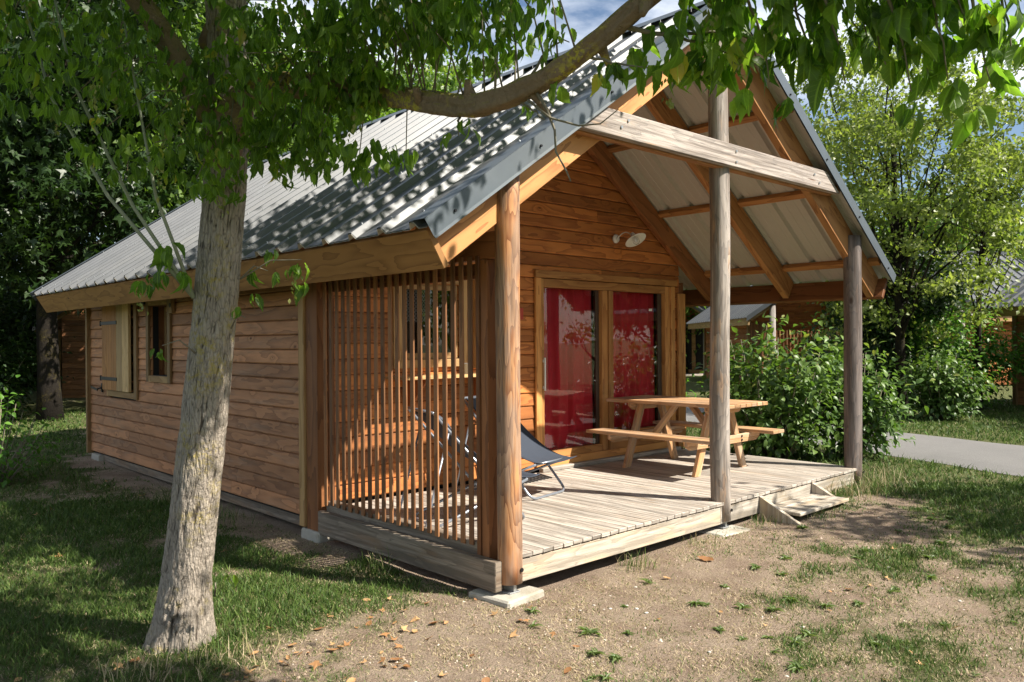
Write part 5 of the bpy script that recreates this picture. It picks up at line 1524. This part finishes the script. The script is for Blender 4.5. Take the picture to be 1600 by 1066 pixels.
    for p in cl[::3]:
        a = allp[np.argmin(((allp-p)**2).sum(1))]; mb.tube([tuple(a-org), tuple((a+p)/2+RNG.normal(0, .08, 3)-org), tuple(p-org)], [.018, .011, .004], 5, rnd=.5)
    mb.build('upper_branches', M['bark_dark'], o, smooth=True)
    return o
fore_tree()

# ------------------------------------------------------------------ grass, litter, stones
def make_grass():
    global RNG
    RNG = np.random.default_rng(11)
    yaw = .7515
    def sample(n, dmin, dmax, fov=.72):
        D = RNG.uniform(dmin, dmax, n); a = RNG.uniform(-fov, fov, n)+yaw
        D = D/np.cos(a-yaw)
        return CAM[0]+D*np.sin(a), CAM[1]+D*np.cos(a), D
    def blades(x, y, h, w, lean, rnd, tri=True):
        n = len(x); z = gz(x, y); a = RNG.uniform(0, 2*PI, n); b = RNG.uniform(0, 2*PI, n)
        side = np.stack([np.cos(a), np.sin(a), np.zeros(n)], 1)*w[:, None]/2
        tip = np.stack([np.cos(b)*lean*h, np.sin(b)*lean*h, h*np.sqrt(np.clip(1-lean**2*.6, .05, 1))], 1)
        base = np.stack([x, y, z-.004], 1)
        mid = base+tip*np.array([.35, .35, .6]) 
        v = np.stack([base-side, base+side, mid+side*.7, mid-side*.7, base+tip], 1).reshape(-1, 3)
        t = np.array([(0, 1, 2), (0, 2, 3), (3, 2, 4)]); f = (t[None]+(np.arange(n)*5)[:, None, None]).reshape(-1, 3)
        return v, f, np.repeat(rnd, 3)
    V = []; F = []; Rn = []; off = 0
    def add(v, f, r):
        nonlocal off
        V.append(v); F.append(f+off); Rn.append(r); off += len(v)
    for (n, d0, d1, hs) in ((240000, 2.9, 8.5, 1.0), (130000, 8, 20, 1.15)):
        x, y, D = sample(n, d0, d1)
        g = greenness(x, y); ok = (RNG.uniform(0, 1, n) < np.clip((g-.06)*1.2, .24+.22*vnoise(x, y, 5.0, 51), 1)) & ~on_path(x, y, .03) & ~((x > -.1) & (x < 5.1) & (y > -.05) & (y < 8.7))
        x, y, D, g = x[ok], y[ok], D[ok], g[ok]; m = len(x)
        h = RNG.uniform(.018, .058, m)*hs*(.45+.95*g)*(.7+.6*vnoise(x, y, 2.2, 12)); w = np.clip(.0012*D, .0035, .02)*RNG.uniform(.7, 1.3, m)
        dryp = np.clip(.62-g*.72, .06, .6); dry = RNG.uniform(0, 1, m) < dryp
        rn = np.where(dry, RNG.uniform(.68, 1, m), RNG.uniform(0, .64, m)); h = np.where(dry, h*.55, h); b_ = g < .5; rn = np.where(b_ & ~dry, .30+rn*.5, rn); h = np.where(b_, h*.75, h)
        add(*blades(x, y, h, w, RNG.uniform(.3, 1.1, m), rn))
    # straw flecks and dry bits lying on the bare soil
    n = 230000; x, y, D = sample(n, 2.9, 9.5); ok = ~((x > -.1) & (x < 5.1) & (y > -.05)) & ~on_path(x, y, 0)
    x, y, D = x[ok], y[ok], D[ok]; m = len(x)
    keep = RNG.uniform(0, 1, m) < (.25+1.1*vnoise(x, y, 2.6, 31)*vnoise(x, y, .8, 32)*1.6); x, y = x[keep], y[keep]; m = len(x)
    add(*blades(x, y, RNG.uniform(.008, .036, m), RNG.uniform(.003, .0065, m), RNG.uniform(.9, 1.25, m), RNG.uniform(.72, 1, m)))
    me = np_mesh('grass', np.concatenate(V), np.concatenate(F), None, np.concatenate(Rn), M['grass'])
    o = bpy.data.objects.new('grass', me); COL.objects.link(o); tag(o, 'short lawn grass, thin and dry on the worn soil', None, kind='stuff')
    # tufts: taller grass by the cabin, the trunk and the right post
    def tuft(c, n, r, h, lab, dry=.2):
        x = RNG.normal(0, r, n)+c[0]; y = RNG.normal(0, r, n)+c[1]
        z0 = float(gz(c[0], c[1])); rn = np.where(RNG.uniform(0, 1, n) < dry, RNG.uniform(.7, 1, n), RNG.uniform(.15, .64, n))
        v, f, rr = blades(x, y, RNG.uniform(.4, 1, n)*h, np.full(n, .006), RNG.uniform(.15, .95, n), rn)
        v = v-np.array([c[0], c[1], z0]); me = np_mesh('grass_tuft', v, f, None, rr, M['grass'])
        o = bpy.data.objects.new('grass_tuft', me); COL.objects.link(o); o.location = (c[0], c[1], z0); tag(o, lab, 'grass tuft', 'longer grass tufts')
    tuft((-.28, 1.15), 130, .07, .22, 'bright green grass tuft under the middle of the slat screen')
    tuft((-.40, 3.5), 120, .12, .20, 'grass tuft growing against the plank wall right of the trunk')
    tuft((-.42, 4.7), 120, .08, .24, 'grass tuft against the plank wall left of the trunk')
    tuft((-2.15, .35), 130, .14, .16, 'long grass around the left foot of the foreground trunk', .5)
    tuft((-1.72, .30), 120, .12, .15, 'dry grass around the right foot of the foreground trunk', .7)
    tuft((5.15, -.25), 260, .20, .26, 'tall tangled grass at the foot of the blackened right post', .45)
    tuft((4.55, -.22), 220, .20, .22, 'dry and green grass between the step and the right post', .6)
    tuft((3.4, -.48), 90, .10, .13, 'grass growing in front of the wooden step', .3)
    tuft((1.15, -.16), 70, .07, .17, 'small grass tuft under the front beam of the terrace', .4)
    tuft((2.95, -.15), 70, .09, .11, 'short grass left of the step', .4)
    tuft((2.0, -.13), 60, .09, .10, 'dry grass left of the middle post footing', .7)
make_grass()

def make_crumbs():
    global RNG
    RNG = np.random.default_rng(77)
    n = 60000; D = RNG.uniform(2.9, 9.0, n); a = RNG.uniform(-.72, .72, n)+.7515; D = D/np.cos(a-.7515)
    x = CAM[0]+D*np.sin(a); y = CAM[1]+D*np.cos(a)
    ok = ~((x > -.12) & (x < 5.15) & (y > -.06)) & ~on_path(x, y, 0) & (RNG.uniform(0, 1, n) > greenness(x, y)*1.1) & (RNG.uniform(0, 1, n) < .15+1.5*vnoise(x, y, 3.7, 41)*vnoise(x, y, 1.1, 42))
    x, y = x[ok], y[ok]; m = len(x)
    t = np.array([(1, 0, 0), (-.3, .9, 0), (-.6, -.8, 0), (.1, 0, .9)], float); f = np.array([(0, 1, 3), (1, 2, 3), (2, 0, 3)])
    s = RNG.uniform(.0025, .0085, m)*np.where(RNG.uniform(0, 1, m) < .06, 1.8, 1); r = RNG.uniform(0, 2*PI, m); c, q = np.cos(r), np.sin(r)
    v = t[None]*RNG.uniform(.6, 1.3, (m, 4, 3)); X = v[..., 0]*c[:, None]-v[..., 1]*q[:, None]; Y = v[..., 0]*q[:, None]+v[..., 1]*c[:, None]
    V = np.stack([X*s[:, None]+x[:, None], Y*s[:, None]+y[:, None], v[..., 2]*s[:, None]+gz(x, y)[:, None]-.001], -1).reshape(-1, 3)
    F = (f[None]+(np.arange(m)*4)[:, None, None]).reshape(-1, 3)
    t_ = NT('soil_crumb'); M['crumb'] = t_.done(t_.bsdf(t_.ramp(t_.attr('rnd'), [(0, (.10, .065, .045)), (.5, (.28, .20, .15)), (.85, (.42, .32, .25)), (1, (.58, .52, .45))]), .95, 0, None, .1))
    o = bpy.data.objects.new('soil_crumbs', np_mesh('soil_crumbs', V, F, None, np.repeat(RNG.uniform(0, 1, m), 3), M['crumb'])); COL.objects.link(o); tag(o, 'loose crumbs of dry soil and grit on the worn ground', None, kind='stuff')
make_crumbs()

def make_weeds():
    global RNG
    RNG = np.random.default_rng(14); random.seed(14)
    TW = (T_MID[0]*np.array([1, .42, 1.6]), T_MID[1])
    def mesh(k):
        n = 12+k*4; a = np.arange(n)*2.4+RNG.normal(0, .4, n); d = np.stack([np.cos(a), np.sin(a), RNG.uniform(.05, .9, n)], 1)
        v, f, uv = leaves(TW, RNG.normal(0, .008, (n, 3))*[1, 1, 0], d, np.tile([0, 0, 1.0], (n, 1))+RNG.normal(0, .1, (n, 3)), RNG.uniform(.022, .062, n))
        return np_mesh('weed', v, f, uv, np.repeat(RNG.uniform(.35, .95, n), len(TW[1])), M['leaf_weed'])
    ms = [mesh(k) for k in range(4)]
    pts = []
    for i in range(64):
        cx, cy = random.choice([(1.3, -2.3), (.5, -1.6), (2.3, -1.6), (3.4, -1.4), (-.4, -1.2), (1.1, -1.0), (2.2, -2.6), (4.3, -1.3)])
        pts.append((cx+random.gauss(0, .42), min(-.25, cy+random.gauss(0, .34))))
    for i, (x, y) in enumerate(pts):
        o = bpy.data.objects.new('weed_plant', ms[i % 4]); COL.objects.link(o); o.location = (x, y, float(gz(x, y))+.002); s = random.uniform(.55, 1.35)
        o.scale = (s, s, s); o.rotation_euler = (0, 0, random.uniform(0, 6))
        tag(o, 'small green weed rosette on the bare ground in front of the terrace', 'weed', 'weed rosettes on the bare ground')
    # pebbles
    def peb():
        mb = MB(); prof = [(0, -.5), (.6, -.35), (1, 0), (.75, .35), (0, .5)]; mb.lathe(prof, 9, (0, 0, 0)); 
        mb.v = [tuple(np.array(p)*(1+.25*mnoise.noise(Vector(p)*1.3))) for p in mb.v]; return mb.build('pebble', M['pebble'], None, smooth=True)
    p0 = peb(); first = True
    for i in range(34):
        x, y = (random.uniform(-1.2, 3.6), random.uniform(-2.6, -.25)) if i > 9 else (.35+random.gauss(0, .14), -.62+random.gauss(0, .08))
        o = p0 if first else p0.copy()
        if not first: COL.objects.link(o)
        first = False
        s = random.uniform(.005, .013); o.location = (x, y, float(gz(x, y))+s*.2); o.scale = (s*1.3, s, s*.8); o.rotation_euler = (0, 0, random.uniform(0, 6))
        tag(o, 'small pale pebble on the bare ground', 'pebble', 'pale pebbles on the bare ground')
    # fallen leaves
    def fl(k):
        v, f = T_PALM if k % 2 else T_HI; v = v.copy(); v[:, 2] = .25*np.abs(v[:, 1])**1.3*(1 if k < 2 else 1.8)+.12*(v[:, 0]-.5)**2*2+.04*RNG.uniform(0, 1, len(v))
        return np_mesh('fallen_leaf', (v-np.array([.5, 0, 0])), f, v[f.ravel()][:, :2], np.full(len(f), [.25, .5, .75, .95][k]), M['dead_leaf'])
    ms = [fl(k) for k in range(4)]
    cnt = 0
    def drop(x, y, s, lab, grp):
        o = bpy.data.objects.new('fallen_leaf', ms[random.randrange(4)]); COL.objects.link(o); o.location = (x, y, float(gz(x, y))+.008); o.scale = (s, s, s*random.uniform(.8, 1.6))
        o.rotation_euler = (random.gauss(0, .25), random.gauss(0, .25), random.uniform(0, 6)); tag(o, lab, 'fallen leaf', grp)
    for i in range(90): drop(random.gauss(-1.35, .6), random.gauss(.0, .4), random.uniform(.03, .075), 'dry brown leaf lying near the foot of the foreground tree', 'dry leaves near the foreground tree')
    for i in range(34):
        x, y = random.uniform(-.6, 4.8), random.uniform(-2.7, -.2); drop(x, y, random.uniform(.03, .065), 'dry brown leaf lying on the bare ground before the terrace', 'dry leaves before the terrace')
    for i in range(34):
        x, y = random.uniform(-3.2, -.4), random.uniform(.6, 6.5); drop(x, y, random.uniform(.05, .09), 'dry leaf lying on the shaded lawn left of the cabin', 'dry leaves on the shaded lawn')
    drop(1.62, -.42, .14, 'large curled orange leaf on the ground below the front beam', None)
make_weeds()
